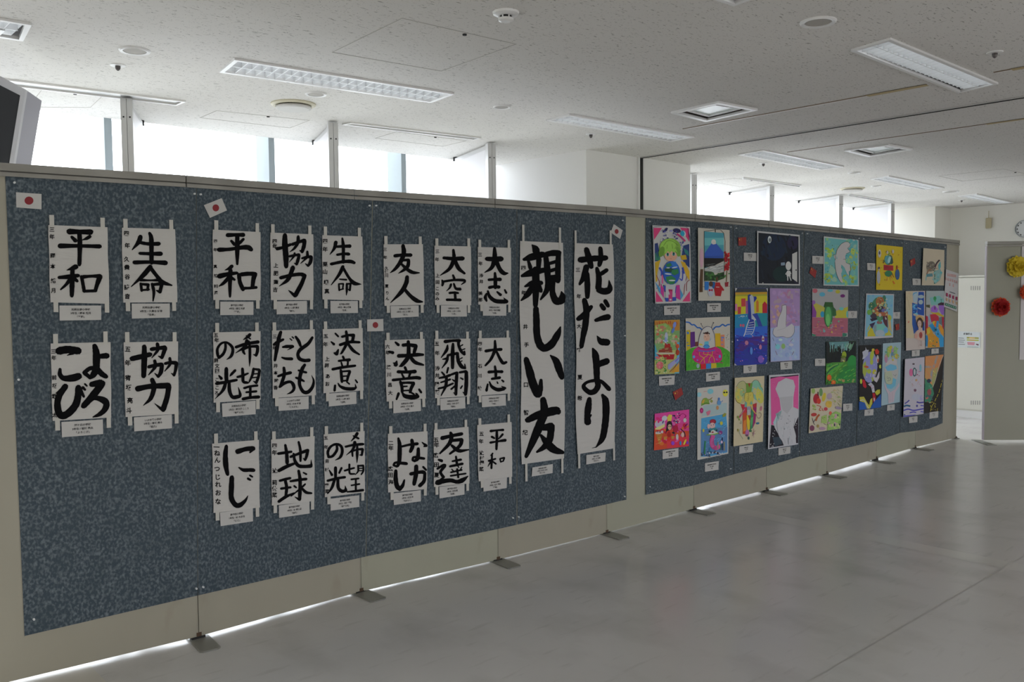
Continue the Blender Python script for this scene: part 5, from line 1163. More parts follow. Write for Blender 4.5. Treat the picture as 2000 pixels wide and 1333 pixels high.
art('tall white drawing of a mermaid with a pink tail and a green turtle swimming above', 'M', [(715,132),(1150,85),(1140,1030),(715,1118)], 'b2aca0', [
 ('p','98a8a4',[800,370,1120,330,1120,470,780,520]),('p','3f7fa0',[770,545,1110,480,1128,680,1128,1010,900,1065,765,1070]),('p','4a6a8c',[765,700,1126,660,1126,1000,765,1060]),('h',60,['3c6080','5488a8','40708c'],780,560,1080,980,40,-20,9),
 ('e','6aa0a4',895,175,42,36),('e','80acb0',740,220,34,32),('e','c0a834',1100,198,36,48),('e','20242c',1085,190,13,12),('e','20242c',1118,188,13,12),('l','b05050',4,[800,180,845,172]),
 ('p','6c8434',[768,370,775,310,800,270,840,262,875,300,885,350,830,352]),('p','a88430',[772,330,800,285,820,290,800,340]),('l','3c6820',10,[775,368,830,335,880,345]),('l','7c8040',14,[850,280,880,290,905,275]),('l','7c5c30',9,[905,275,920,260]),('e','7c8040',910,310,18,20),
 ('e','50789c',1015,330,28,34),('e','3c6090',1012,280,14,22),('l','3c6090',6,[1040,325,1065,300]),('e','8c1c58',775,438,24,38),('e','b83c68',775,438,9,14),('p','b06070',[835,460,880,435,900,440,885,490,855,510]),('e','a07048',992,400,18,28),('p','7c7c2c',[1060,500,1090,470,1115,480,1100,520,1065,528]),
 ('e','6a1c28',930,590,44,34),('e','8c2030',925,585,30,22),('e','c09c94',922,645,38,42),('e','c09c94',870,655,18,34),('e','18384c',938,632,5,8),('e','18384c',905,640,5,8),('p','2c6c6c',[880,690,960,670,995,700,990,720,880,720]),('p','b8b4a8',[880,730,935,700,1000,745,940,775,870,765]),('l','6c8c2c',14,[845,770,920,770,1005,748]),('e','801c2c',925,735,16,10),('p','18242c',[868,715,895,705,905,738,880,742]),('p','18242c',[970,700,993,700,990,722,968,722]),
 ('l','b8487c',56,[930,790,915,850,925,920,970,950,1015,930]),('l','c05888',26,[925,820,915,880,935,930]),('e','702c64',1035,740,26,26),('s',6,['b8b0b8','702c64'],1010,720,1065,765,6,12),('e','a09834',1045,612,20,26),('e','a09834',800,712,14,24),
 ('l','2c6c48',20,[825,860,820,940,815,1030]),('l','2c6c84',22,[890,950,890,1040]),('l','1c2444',12,[1060,810,1058,980]),('l','7c7860',16,[1000,870,995,960]),('l','7c7860',18,[1085,870,1085,980]),('l','2c5c3c',12,[1040,910,1030,980]),('e','c0a8c0',1050,870,14,20),
 ('s',46,['b8b8b8','282c3c','4c3c34','2c5c9c'],775,1000,1120,1065,6,14)], curl=.006, sides=(.8, 1.2))
art('black night drawing with a small white figure, a light bulb and an open white door', 'N', [(270,52),(652,88),(655,543),(270,535)], 'b4b0aa', [
 ('p','10161f',[282,68,642,102,645,530,283,524]),('e','0e1c30',420,200,110,120),('e','201c34',590,160,50,60),('e','0e2424',490,440,80,70),('h',40,['0c1016','142230','161c28'],300,90,600,480,14,50,14),
 ('e','c0c8cc',382,130,16,32),('e','1c2c38',384,134,9,20),('l','c0c8cc',3,[384,100,384,155]),('p','b4b0a8',[585,260,630,238,630,512,585,480]),('e','181418',620,404,6,7),('p','221c30',[600,490,630,515,645,520,640,530,600,515]),
 ('e','c0bcb4',551,366,25,40),('p','c0bcb4',[540,410,565,410,572,460,535,460]),('l','c0bcb4',7,[540,420,528,440,545,442]),('l','c0bcb4',7,[565,415,573,438]),('l','c0bcb4',9,[545,455,545,497]),('l','c0bcb4',9,[560,455,575,497]),('p','8898a4',[485,338,518,336,518,360,485,362]),('l','2c4048',3,[490,346,512,346]),('l','2c4048',3,[490,353,512,353]),('e','b8b4a8',322,519,6,4)], curl=.010, sides=(.9, 1))
art('tall drawing of a yellow night city above a deep blue sea with white spiral', 'N', [(72,565),(368,567),(360,1248),(66,1262)], '25307a', [
 ('p','33383c',[75,567,365,567,362,610,75,610]),('p','8a8428',[75,605,362,600,362,660,74,680]),('p','a89c20',[74,640,362,635,360,800,70,808]),('p','a07820',[74,605,362,600,362,618,74,625]),
 ('p','a03434',[128,660,166,658,166,730,128,732]),('p','a03434',[96,735,126,733,124,798,96,800]),('p','b06888',[72,708,92,708,92,770,72,772]),('p','a8a024',[130,735,164,735,164,800,130,800]),('p','8c4878',[168,680,186,680,186,795,168,795]),('p','a86020',[262,690,272,672,284,690,284,780,262,782]),('p','981c28',[318,710,338,685,360,710,360,795,318,797]),('p','a8a030',[286,700,316,700,316,796,286,798]),
 ('p','1c6c8c',[70,805,188,795,200,850,190,930,68,935]),('p','1c7078',[260,790,362,790,360,910,240,930,250,850]),('p','26509c',[68,925,362,905,360,1010,68,1010]),
 ('p','1c2c70',[186,630,205,620,225,640,262,640,268,660,240,700,245,790,215,845,188,840]),('p','a0a4ac',[202,640,222,625,240,650,245,780,255,820,245,850,220,845,212,720]),('e','b0b0b4',250,830,20,26),('p','26367c',[225,800,270,790,300,860,320,910,280,910,262,850]),
 ('l','b8bcc4',8,[200,850,180,900,165,960,150,1000]),('l','b8bcc4',6,[245,850,250,900,235,960,215,985]),('l','b8bcc4',5,[200,880,240,870]),('l','b8bcc4',5,[195,900,240,895]),('l','b8bcc4',5,[185,920,240,915]),('l','b8bcc4',5,[180,940,235,935]),('l','b8bcc4',5,[172,960,225,958]),('l','b8bcc4',4,[165,980,215,975]),
 ('p','3c2468',[75,1120,130,1040,250,1000,360,1000,360,1080,200,1080,110,1160]),('h',60,['2c2c88','34247c','24348c'],70,960,350,1230,40,8,10),('e','a06478',176,1058,16,20),('e','a06478',300,1095,12,22),('e','a05068',146,902,12,14),('e','b04858',122,900,8,12),('p','b8b0b0',[313,1010,322,990,334,1010,334,1045,313,1045]),('p','7c1c28',[315,1018,332,1018,332,1030,315,1030]),('e','6c4c98',304,1205,28,34),('e','4870b0',218,1130,12,34),('s',12,['b8a8b8','b87088'],75,960,350,1230,3,7),('s',10,['a8b8b8'],80,815,180,830,4,7),
 ('p','b4b0a8',[72,565,92,566,74,600]),('p','b4b0a8',[350,566,368,567,366,600]),('p','b4b0a8',[66,1240,66,1262,88,1260]),('p','b4b0a8',[345,1249,360,1248,360,1225])], curl=.006, sides=(1.2,.8))
art('tall lilac drawing with a plain white kneeling figure above pale blue water', 'N', [(383,567),(655,570),(655,1213),(390,1230)], '98849c', [
 ('p','94789c',[386,570,652,573,652,900,388,920]),('s',70,['8c7094','a080a4','9c6c88','a08890'],395,580,640,890,12,30),('s',12,['a07c70','b08c78'],410,720,480,880,10,24),('p','8c98b8',[390,925,652,905,652,1210,393,1226]),('s',50,['8090b4','94a4bc','9c98c0'],400,930,640,1200,12,26),
 ('p','b8b2b0',[495,725,530,718,534,780,530,920,580,885,605,910,602,970,570,1008,540,1012,500,1000,440,1005,412,975,418,935,450,910,458,850,490,770]),('l','a09c9c',3,[530,900,520,925,450,945]),
 ('l','48444c',3,[418,930,412,975,440,1005,500,1000,540,1012,580,1000,604,960,604,910]),('l','48444c',3,[495,725,530,718,534,780,530,900]),('l','48444c',3,[495,725,490,770,458,850,450,915]),
 ('e','b8b4bc',575,1075,22,12),('e','7c9c5c',505,1088,18,24),('e','6ca8b0',455,1092,22,24),('l','484858',3,[410,1010,420,1040]),('l','484858',3,[570,1045,590,1020]),('l','484858',3,[432,1065,442,1085]),('l','704858',4,[435,1130,450,1165]),('l','704858',4,[585,1165,600,1135]),('l','2c5c48',5,[615,860,630,862]),('e','a8c0c8',480,1030,18,12)], curl=.008, sides=(1, .9))
art('cream drawing of a many-coloured elephant with large patterned ears', 'O', [(112,138),(540,108),(518,1060),(92,1130)], 'b0a282', [
 ('e','9c9868',210,350,92,170,8),('e','a89c48',170,400,50,110),('e','74a084',430,320,90,150,-12),('e','a8a048',470,400,55,110,-15),('e','889c6c',225,350,40,60,5),('e','a4a070',400,330,28,50),('l','4c2c28',7,[118,430,140,480,190,510]),('l','50604c',5,[130,270,180,200,240,185,275,225]),('l','50604c',5,[350,220,400,170,450,180,480,250,520,310]),('l','3c4838',4,[190,310,210,290,240,310,240,370,215,400]),('s',12,['a88848','88a060','b0a060'],140,260,260,480,8,18),('s',12,['6c9c8c','a8a050','b090a0'],370,230,500,450,8,18),
 ('p','5c7c30',[275,215,370,215,350,350,280,350]),('p','7c3020',[300,215,340,215,325,280]),('p','a89844',[260,355,370,340,385,430,370,540,280,545,250,440]),('h',12,['887c30','b8a858'],270,370,340,520,30,-10,4),('l','4c4c2c',4,[250,440,262,360,310,350,370,345,385,430]),('l','4c4c2c',4,[310,360,305,470]),
 ('p','a02430',[195,515,280,530,290,640,240,640]),('p','5c8c80',[250,560,268,475,290,500,285,560]),('p','5c8c80',[332,520,350,465,368,505,360,525]),
 ('p','a04020',[228,640,285,640,280,945,230,950]),('p','b06828',[235,760,280,740,275,900,235,920]),('p','7c2050',[380,520,430,500,425,640,410,780,370,870]),('p','982428',[375,520,430,500,425,560,380,570]),('p','8a8490',[290,555,345,555,340,640,290,640]),('p','a8a09c',[290,600,330,600,325,690,292,690]),('p','b09828',[285,680,330,670,330,880,300,890,285,800]),('p','8c2c1c',[300,680,350,680,330,760]),('p','2c6c48',[355,580,385,640,370,860,335,900,340,740]),('p','4c8c54',[340,720,380,700,365,800,345,850]),
 ('l','982c4c',18,[265,565,225,640,180,710]),('l','c8b8b0',4,[255,590,200,670]),('l','b08c3c',14,[345,550,380,610,420,660]),('l','402c34',5,[420,660,440,710,470,720,495,680,485,645,455,645]),('e','9c5c84',292,935,28,48),('e','603c54',290,970,20,16),('e','2c5c34',340,905,20,16),
 ('e','6c7c34',160,705,14,18),('e','6c7c34',178,740,10,16),('e','a05c6c',495,580,12,36,8),('e','305c74',445,795,24,16,-10),('l','6c7c64',4,[200,750,215,790,190,800,200,770]),('l','6c8c70',4,[195,870,180,930,230,1020]),('e','2c4c44',315,1010,12,24),('e','78702c',160,895,9,22),
 ('l','703050',4,[385,870,385,1000]),('l','703050',4,[355,930,410,950]),('l','703050',4,[365,980,410,900]),('e','8c6878',385,945,8,10)], curl=.016, sides=(1.2, 1))
art('bright pink-ground drawing in a white border with pale abstract shapes and dark lower corners', 'O', [(608,98),(1048,72),(1028,1100),(592,1172)], 'b4b0ae', [
 ('p','b84878',[628,128,1035,92,1032,590,980,760,740,800,640,820]),('h',40,['c05484','b04070'],650,140,990,560,50,-8,8),('p','281c28',[628,128,1035,90,1035,104,850,125,760,118,628,150]),
 ('p','1c1820',[640,820,690,830,740,940,800,1060,820,1115,610,1150]),('p','303c44',[660,1000,760,990,800,1090,690,1130]),('p','241c24',[960,830,1032,700,1028,1080,985,1085,1000,980]),
 ('p','b4b0ae',[700,300,740,200,850,140,960,170,985,260,960,420,960,560,1030,590,1020,720,960,860,990,940,1000,1085,840,1112,760,1000,740,950,690,860,670,780,720,660,780,600,760,440]),('p','a8a4a2',[760,420,950,400,940,560,870,660,800,600]),('p','7c9490',[700,660,790,610,780,660,740,760]),('p','98b0ac',[665,790,720,680,740,740,690,820]),
 ('h',30,['a09c9c','98a09e','c0bcba'],740,640,940,1050,10,60,5),('l','484c50',4,[735,660,720,800,740,950]),('l','484c50',4,[985,720,960,860]),('l','383c40',6,[885,1010,888,1100]),('s',8,['303438','585c60'],740,660,930,900,5,9),('s',10,['b8b4b2'],620,1080,680,1140,5,9),('s',8,['b8b4b2'],640,900,690,1000,4,8),('s',5,['b8b4b2'],975,760,1020,900,4,9)], curl=.014, sides=(1.3, .8))
art('white dove cut out on a green and turquoise painted ground, top row', 'P', [(235,72),(648,115),(652,663),(232,655)], 'b4b0a8', [
 ('p','5c9490',[247,88,638,128,640,650,243,643]),('s',80,['4c8c8c','6ca088','7ca46c','3c8090','88a890'],260,100,625,640,14,40),('s',16,['94a84c','7c9c3c'],270,210,360,310,10,30),('s',16,['8ca44c','a0a048'],540,220,625,320,10,26),('s',16,['7c9438','8c9c48'],250,520,330,610,10,26),('s',14,['8ca03c','7c8c30'],530,380,610,480,8,22),('s',14,['90a448','7c8c30'],450,530,620,620,8,22),('s',16,['2c5830','244828'],270,180,600,600,4,9),
 ('p','b0aaa4',[380,290,395,230,440,165,490,138,530,142,552,175,545,200,520,215,540,240,548,255,510,272,490,300,495,345,470,352,440,350,400,340]),('p','b0aaa4',[400,335,450,345,490,350,500,385,550,410,545,440,552,475,530,490,535,545,510,510,480,440,445,405,440,440,455,470,450,500,440,510,450,560,455,590,462,615,450,628,425,600,395,540,375,460,368,380,375,340]),
 ('e','b0aaa4',372,315,14,26,-15),('l','3c4438',4,[380,290,395,230,440,165,490,138,530,142,552,175,520,215,548,255,500,280]),('l','3c4438',4,[368,380,375,460,395,540,425,600,450,628]),('l','3c4438',4,[500,385,550,410,552,475,535,545]),('l','3c4438',4,[345,300,362,285,375,330,370,350]),('l','3c4438',4,[465,345,495,342])], curl=.006)
art('drawing of a dark green rocket over a pink brick ground with coloured balloons', 'P', [(98,688),(525,708),(520,1262),(95,1255)], '9c9894', [
 ('p','9c9894',[100,692,523,710,522,930,98,900]),('p','98903c',[105,880,150,865,240,910,330,1030,120,1030]),('p','9c9430',[370,960,522,905,520,1040,370,1040]),('p','6c3474',[98,840,130,850,110,880,150,970,145,1030,96,1030]),
 ('p','90505c',[96,1032,522,1042,520,1215,455,1215,455,1270,120,1270,110,1220,95,1220]),('h',50,['a06068','84444c','9c5860'],105,1050,480,1250,44,0,9),('p','2c6c50',[90,1225,150,1240,110,1275]),('p','2c6450',[460,1215,510,1225,505,1255,455,1265]),
 ('e','a05058',132,718,30,26),('e','4c8c9c',218,760,34,26),('e','4c8c94',312,715,34,16),('e','989030',402,728,28,22),('e','5c2058',460,778,28,20),('e','7c5088',115,855,22,26),('e','5c9c94',445,930,26,20),('e','2c7c98',220,995,24,36),('e','5c9c94',515,995,14,40),
 ('p','28502c',[235,905,250,850,340,852,352,910,380,940,385,1010,350,1020]),('e','2c5c34',290,1010,52,140),('e','48884c',290,1020,36,120),('e','60a058',285,1060,24,70),('p','23481f',[235,905,250,852,342,855,350,910]),('e','8c8c94',325,1140,18,22),('e','90505c',318,1132,14,18),
 ('s',14,['a87c40','5c8c70','7c4c74'],120,1070,480,1210,7,15),('e','6c9090',242,1195,14,16),('p','a86c3c',[362,1145,378,1115,395,1150]),('p','a89040',[318,1215,332,1188,345,1215])], curl=.003)
art('dark painting of a green forest hill with orange flowers at its corner', 'Q', [(275,112),(648,105),(648,620),(270,648)], '2c4c24', [
 ('p','12181a',[276,114,646,108,646,290,500,370,276,380]),('p','587c7c',[310,118,560,110,540,170,470,210,420,180,370,210,330,190]),('h',26,['8ca4a0','4c8474','6c9c94'],330,125,540,200,-6,80,9),('h',16,['0e1412','1a2018'],290,150,450,240,-4,110,14),('h',10,['88a494','648c6c'],540,115,620,180,-30,70,8),
 ('e','7c8c24',500,275,28,42),('e','54641c',490,300,30,14),('p','6c6848',[460,315,520,315,515,362,455,362]),('s',6,['b8b098','98a03c'],465,330,510,365,5,10),
 ('p','3c6c28',[276,388,360,370,520,365,600,310,646,350,646,618,272,645]),('p','4c8430',[276,440,400,380,500,370,420,470,300,560]),('e','247434',600,380,60,100),('p','246c30',[400,560,500,420,640,400,646,610,400,630]),('h',60,['2c7c34','348c38','246028','5c9038'],290,400,620,600,40,-24,10),('l','1c4c34',16,[276,520,340,450,430,390]),('l','648c40',14,[280,470,350,420,420,392]),('l','5c8c3c',10,[400,520,390,580,420,620]),('s',14,['7c8448','94784c'],430,580,630,612,8,18),
 ('e','b04c1c',315,560,28,40),('e','c05c28',305,550,14,20),('e','b04c1c',365,618,30,28),('e','c8702c',368,612,12,12),('s',6,['1c3c1c'],275,590,340,640,8,16)], curl=.003)
art('cream sheet of scattered fruit, flower and insect doodles, lowest in its column', 'Q', [(85,695),(485,660),(452,1190),(60,1250)], 'b0a48a', [
 ('e','8c1c28',155,820,38,62,5),('e','a83424',185,850,26,36),('l','301c1c',14,[175,740,178,780]),('e','5c7c48',212,740,22,50),('e','a8942c',250,800,22,56,12),('e','7c9048',118,725,22,34),('e','b8903c',308,890,38,44,-20),('e','a88c34',325,870,24,20),('e','a08c94',318,790,32,38),('e','a0343c',272,948,24,22),('e','b05040',330,1000,18,24),('e','98302c',125,1018,36,22,-5),('l','a03c30',8,[160,900,210,920,190,960,215,965]),('l','a03c30',7,[225,935,235,965,245,970]),('e','683448',102,1185,30,36),('l','8c4820',22,[150,1090,165,1050,190,1020]),('l','3c3444',6,[105,1060,120,1120]),('l','3c3444',6,[140,1080,120,1120,135,1140]),('e','84703c',175,1160,16,20),
 ('s',16,['8c9c54','7c8c40'],110,900,150,960,6,16),('p','889c54',[220,1040,285,1020,285,1130,215,1120]),('h',8,['5c7038','a4a870'],225,1045,260,1110,20,8,5),('l','5c4430',4,[245,1125,285,1145,345,1100]),
 ('p','7c9c50',[300,1100,340,1010,400,975,460,1000,470,1080,440,1190,290,1215]),('s',30,['94a860','688c40','a8a870','b08c90'],310,1010,450,1190,8,22),('e','3c4444',380,1145,10,18),('e','3c4444',420,1025,7,12),('e','30443c',443,1140,7,14),
 ('h',26,['7c7c70','8c9454','9c8c7c'],360,700,470,920,22,30,4),('e','8c7c8c',430,935,40,18,10),('e','9c7c8c',230,1190,40,20),('s',14,['a89468','8c9860'],340,700,470,880,6,14)], curl=.010, sides=(1, .5))
art('bright yellow drawing of a globe in a red scarf with small dolls around', 'R', [(265,112),(592,145),(582,682),(262,675)], 'a8901c', [
 ('e','2c6450',415,300,52,68),('e','4c8484',405,300,36,55),('e','8cb0ac',425,300,18,44,15),('e','24443c',455,320,16,40),('p','8c1c28',[355,365,475,375,475,440,355,432]),('h',6,['701420'],360,380,370,425,90,6,4),('e','2c6440',415,475,46,40),('l','a87030',8,[400,510,400,560]),('l','a87030',8,[430,510,440,560]),('s',14,['6c8438','a89c30','a8743c'],380,190,440,250,8,16),('s',8,['7c4420','3c6c30'],345,300,365,340,6,12),('e','b0a498',400,210,12,20),('e','b0a8a0',470,200,14,24),
 ('e','b4aea8',304,225,20,50),('e','383c48',304,218,10,22),('e','a8843c',297,280,8,6),('e','383c44',296,410,14,22),('e','a89890',297,425,9,12),('e','a0a0a4',292,520,22,80),('e','28486c',526,485,28,68),('e','8c3018',520,400,9,30),('e','6c3c20',522,385,8,10),('l','6c1c20',7,[460,470,480,520]),('l','b04c24',12,[470,570,490,600]),('s',22,['8c5020','7c3c1c','9c6024'],290,140,570,650,5,9)], curl=.006)
art('cream watercolour of a turtle-like creature above turquoise streaks, top right', 'R', [(848,158),(1108,182),(1103,622),(828,620)], 'ac9e86', [
 ('e','6c6454',940,385,56,66,20),('e','5c5448',950,370,36,44,20),('s',26,['7c7460','504840','84786c'],895,330,985,450,6,14),('l','7c5440',14,[890,480,910,440,940,420]),('p','4c7478',[885,480,960,470,965,510,890,515]),('l','302428',18,[985,410,1010,350,1040,312]),('l','5c2c34',8,[995,400,1015,350]),('e','3c2c2c',1042,312,12,10),
 ('p','4c8c8c',[1030,370,1060,320,1065,390,1040,440]),('p','78948c',[985,440,1060,420,1080,470,1050,560,1000,600,980,600]),('l','4c6c5c',14,[985,420,988,500,985,600]),('s',18,['6c9c98','88a094','509090'],970,440,1070,580,6,18),('l','4ca0a0',6,[885,500,880,560]),('l','382c28',5,[980,410,1020,408]),('s',6,['3c302c','b0a490'],975,400,1010,440,4,8)], curl=.014, sides=(1.1, .3))
art('abstract painting of a round green village with yellow corners on pale blue', 'X', [(130,152),(735,165),(715,1105),(90,1140)], 'b0a8a8', [
 ('p','6c98a4',[145,180,720,190,700,1075,110,1085]),('s',40,['6890a4','7ca0a8','5c8ca8'],160,200,690,1050,20,50),('e','3c6c4c',420,480,180,260),('e','2c5c40',250,430,70,90),('e','2c6048',520,260,40,70),('e','5c8c38',200,560,50,60),('p','a09428',[160,920,230,800,300,1000,340,1080,160,1085]),('p','a09830',[600,880,690,1060,530,1070]),
 ('e','8c5c34',430,330,90,110),('e','7c4424',455,310,40,60),('p','8c4c30',[300,470,400,400,520,430,600,560,600,700,480,640,380,640,250,640]),('e','2c2038',440,480,70,80),('e','585c88',510,520,50,40),('e','a0783c',370,590,34,50),('e','3c2c38',290,640,70,60),('p','24142c',[210,700,370,680,360,720,250,760]),('p','2c1c3c',[200,820,330,770,300,840,260,920]),('p','48242c',[490,640,590,640,600,900,540,840,500,760]),('p','b0b0ac',[540,650,580,700,560,730,540,700]),
 ('e','7c4c4c',420,780,60,40),('e','3c7c64',420,700,40,50),('e','4c7c50',430,720,30,60),('e','b0a098',430,620,30,40),('e','68a090',430,900,140,90),('p','78888c',[280,850,350,830,360,1000,330,1050]),('e','98a4a8',430,1010,100,70),('e','5c8cac',560,950,50,60),('p','a89060',[590,600,650,620,690,1000,620,900]),('e','8c9434',640,680,40,60),('s',30,['a0a070','b09c60','5c8c60','8c9c78'],200,330,640,620,12,28),('s',16,['a89c70','c0b498'],380,240,600,520,10,22)], curl=.005)
art('tall drawing of a dark-haired girl before a blue night sky, cream left side', 'W', [(85,85),(445,82),(445,1165),(92,1192)], 'b0a298', [
 ('p','b0a080',[88,90,215,88,205,500,230,880,240,960,95,960]),('s',20,['b09070','b0a080','a89c8c'],95,110,200,900,10,26),('l','b07c6c',8,[95,130,170,120]),('l','b07c6c',6,[95,200,150,195]),('p','18427c',[205,300,300,330,300,420,270,560,260,860,240,880,205,700]),('p','1c4080',[325,100,425,100,428,540,300,520,305,330]),('p','1c3870',[250,620,300,600,300,740,330,800,250,860]),('p','1c3870',[400,700,432,640,435,820,400,820]),
 ('p','98a8ac',[215,110,325,100,300,300,230,290]),('l','2c7ca0',14,[220,160,240,130,290,110]),('e','98a4a0',370,190,55,34),('e','98a4a0',365,290,44,44),('p','b0b0ac',[305,385,370,410,370,432,310,405]),('s',16,['5c9cb8','90a8b0','3c78a8'],215,330,290,540,12,28),('p','a88858',[270,560,340,530,420,570,432,640,400,640,340,590,300,620,285,680]),('p','a09888',[220,500,290,520,300,560,230,540]),
 ('e','30201c',345,675,60,100),('e','3c2c20',385,690,30,80),('e','b09484',342,695,38,68),('l','6c2c2c',4,[332,735,352,733]),('e','403028',330,690,4,6),('e','403028',356,686,4,6),('p','b09484',[325,750,370,750,380,810,430,830,435,1000,330,1000,255,960,280,830,325,800]),('e','8c3c34',365,905,32,60),('l','5c2424',8,[350,870,365,930,385,880]),('p','b08070',[250,890,300,880,300,960,250,960]),('h',14,['a08478','b89c94'],320,960,400,1100,4,60,4),('s',8,['b0543c','904038'],130,640,160,680,4,9)], curl=.012, sides=(1.2, .2))
art('vivid drawing of a blue river through orange land with purple towers', 'W', [(462,80),(805,80),(790,1125),(455,1145)], 'a0a09c', [
 ('p','98a09c',[464,84,803,84,800,300,464,330]),('p','6c9c94',[530,210,700,170,800,240,798,330,560,350]),('e','2c7c44',628,222,28,40),('e','2c8c58',632,262,14,24),('p','382430',[685,320,740,295,800,300,800,350,685,350]),('l','302028',6,[745,240,745,300]),('l','302028',4,[725,242,765,242]),('p','7c5498',[700,350,800,350,800,520,760,530,700,420]),('p','84509c',[555,400,620,345,690,420,670,480,560,470]),('e','603068',628,400,16,34),('p','484830',[465,340,535,340,535,400,465,380]),('p','a89c94',[465,400,535,400,530,520,460,530]),
 ('p','a08824',[540,470,620,490,690,480,800,550,800,570,700,540,600,520]),('p','982434',[540,520,640,510,700,560,700,640,560,660]),('p','8c1c30',[455,540,500,560,500,800,455,900]),('p','8c1c2c',[745,560,803,570,803,820,770,760]),('p','5c6c6c',[700,580,760,560,760,720,700,680]),('l','8c9cac',24,[510,560,545,640,545,720]),('p','a89c24',[590,650,640,640,620,760,590,760]),('p','b05c24',[620,660,665,640,650,780,600,790]),
 ('p','a87420',[470,780,540,740,600,880,700,960,720,1130,500,1142,480,950]),('p','a8902c',[475,800,530,760,540,860,490,900]),('p','b07824',[705,700,760,740,795,820,790,930,740,860,700,760]),('l','2c7ca4',78,[560,720,610,790,660,820,690,900,750,960,770,1090]),('l','2c7ca4',40,[680,650,665,760,660,820]),('l','2c6c94',44,[470,920,480,980,470,1100]),('p','2c7ca4',[700,980,790,960,788,1122,720,1128]),('s',12,['b0644c','b8943c','1c5c50'],540,1000,680,1110,8,22),('e','18382c',648,805,12,20),('e','18382c',685,885,10,14),('s',8,['98b0b8','1c4c6c'],560,740,720,960,5,10)], curl=.006, sides=(.3, 1))
art('black-ground drawing of a lilac and yellow patched globe with white doves and flames', 'T', [(52,158),(325,150),(322,930),(48,965)], '1c1c1c', [
 ('e','7c7ca4',185,430,92,195,3),('p','88903c',[95,400,130,350,150,470,120,560,95,500]),('e','8c9434',210,280,24,60,10),('e','8c9434',205,365,20,34),('e','98902c',240,490,26,36),('e','8c9434',175,480,28,30),('e','8c9434',215,580,16,26),('e','a89430',225,215,18,18),('p','a02c1c',[245,215,275,200,300,235,290,270,255,270]),('e','9c4428',140,425,30,14,10),('s',10,['a8a0b0','8888b0'],110,350,260,600,8,22),
 ('p','b0b0b4',[90,240,130,215,130,180,145,215,170,215,160,270,120,320,90,335,100,290]),('e','a8a8b0',130,260,34,40,20),('p','b0a8a8',[215,540,265,560,290,500,305,480,300,560,270,620,240,600]),('e','b0a8a0',280,330,16,50),('e','98301c',285,345,8,24),('e','98a034',312,422,14,24),
 ('e','98a030',75,605,14,32),('p','981424',[90,580,120,590,145,670,130,692,100,670]),('p','b0acb0',[160,640,200,620,235,660,245,740,215,745,200,680]),('s',6,['302c34','98202c'],175,625,225,700,4,8),('p','8c1420',[215,750,250,755,265,860,240,892,225,860]),('e','b0a8a8',238,830,8,24),
 ('p','1c4480',[48,860,120,855,160,950,50,963]),('p','1c4480',[200,920,235,860,322,760,322,930,180,945]),('p','9c9434',[55,800,110,795,150,870,175,900,190,830,215,810,215,880,185,945,150,945,120,870,60,850]),('l','b0b0a0',10,[60,845,110,840,150,910,170,940]),('p','98942c',[245,740,275,710,310,705,310,750,270,780])], curl=.004)
art('pale blue drawing of a hand cupping a cream face-like globe with flowers', 'T', [(345,135),(572,120),(555,862),(325,908)], '8ca0a4', [
 ('e','a8a49c',450,480,88,150),('p','b0a8a4',[430,330,470,320,520,340,520,400,470,380,420,400,380,390]),('p','5c94a8',[370,430,440,390,510,410,520,450,480,470,400,475]),('p','5c94a4',[390,640,440,640,470,560,510,580,500,660,450,700,400,690]),('p','a0a488',[370,490,450,480,470,560,460,640,390,640,370,560]),('l','787c70',4,[372,490,365,560,380,620,430,645,460,630]),('l','606460',4,[400,570,430,560,440,590,400,600]),('l','606460',4,[475,520,500,540,510,515]),('s',6,['7c8078'],395,550,440,610,4,8),
 ('p','b0a0a4',[360,610,400,700,440,740,500,700,545,620,550,660,500,740,480,860,415,880,410,760,370,690]),('l','98888c',3,[430,740,435,860]),('l','98888c',3,[460,740,460,860]),('e','9c7084',385,320,20,56),('e','a09434',440,210,26,50,10),('e','7c9848',415,240,16,70),('e','607c8c',460,250,14,50),('e','84a060',500,240,24,70),('e','a08c28',520,295,28,30),('s',24,['7c9c50','a89c44','a07c90','5c8c70'],380,180,540,340,7,16)], curl=.004)
art('white drawing of purple waves and a small pink and green figure, lower right', 'T', [(620,330),(862,303),(850,1008),(598,1052)], 'b0a8ac', [
 ('e','b05878',695,495,24,48),('e','24484c',738,490,24,56),('e','b0b0b0',738,490,14,40),('e','4c3c44',725,390,16,10),('s',10,['8c3c58','b06c84','3c2c34'],760,440,820,540,5,10),('e','6c98a0',812,440,14,48),('e','a8845c',760,590,14,16),('e','5c3c4c',745,715,16,20),('l','b0a8b0',4,[738,700,755,700]),('s',16,['b08c90','a89878','98a09c'],680,570,820,680,4,9),('e','a8a8b0',760,800,60,40),('s',12,['a8a0b4','9890ac'],780,760,850,850,8,16),
 ('l','3c3880',16,[768,862,800,870,850,865]),('l','1c4c6c',20,[610,915,640,905,680,912]),('l','3c3880',14,[620,880,650,860,670,840]),('l','3c3890',14,[605,965,660,950,730,965,848,945]),('l','3c3890',12,[680,995,720,985,755,990]),('l','3c3890',14,[605,1040,680,1030,750,1025]),('l','3c3890',12,[815,905,848,908]),('l','3c3890',10,[815,980,848,985]),('e','44407c',768,910,12,14),('e','1c4c6c',615,1020,10,8)], curl=.018, sides=(1.1, .2))
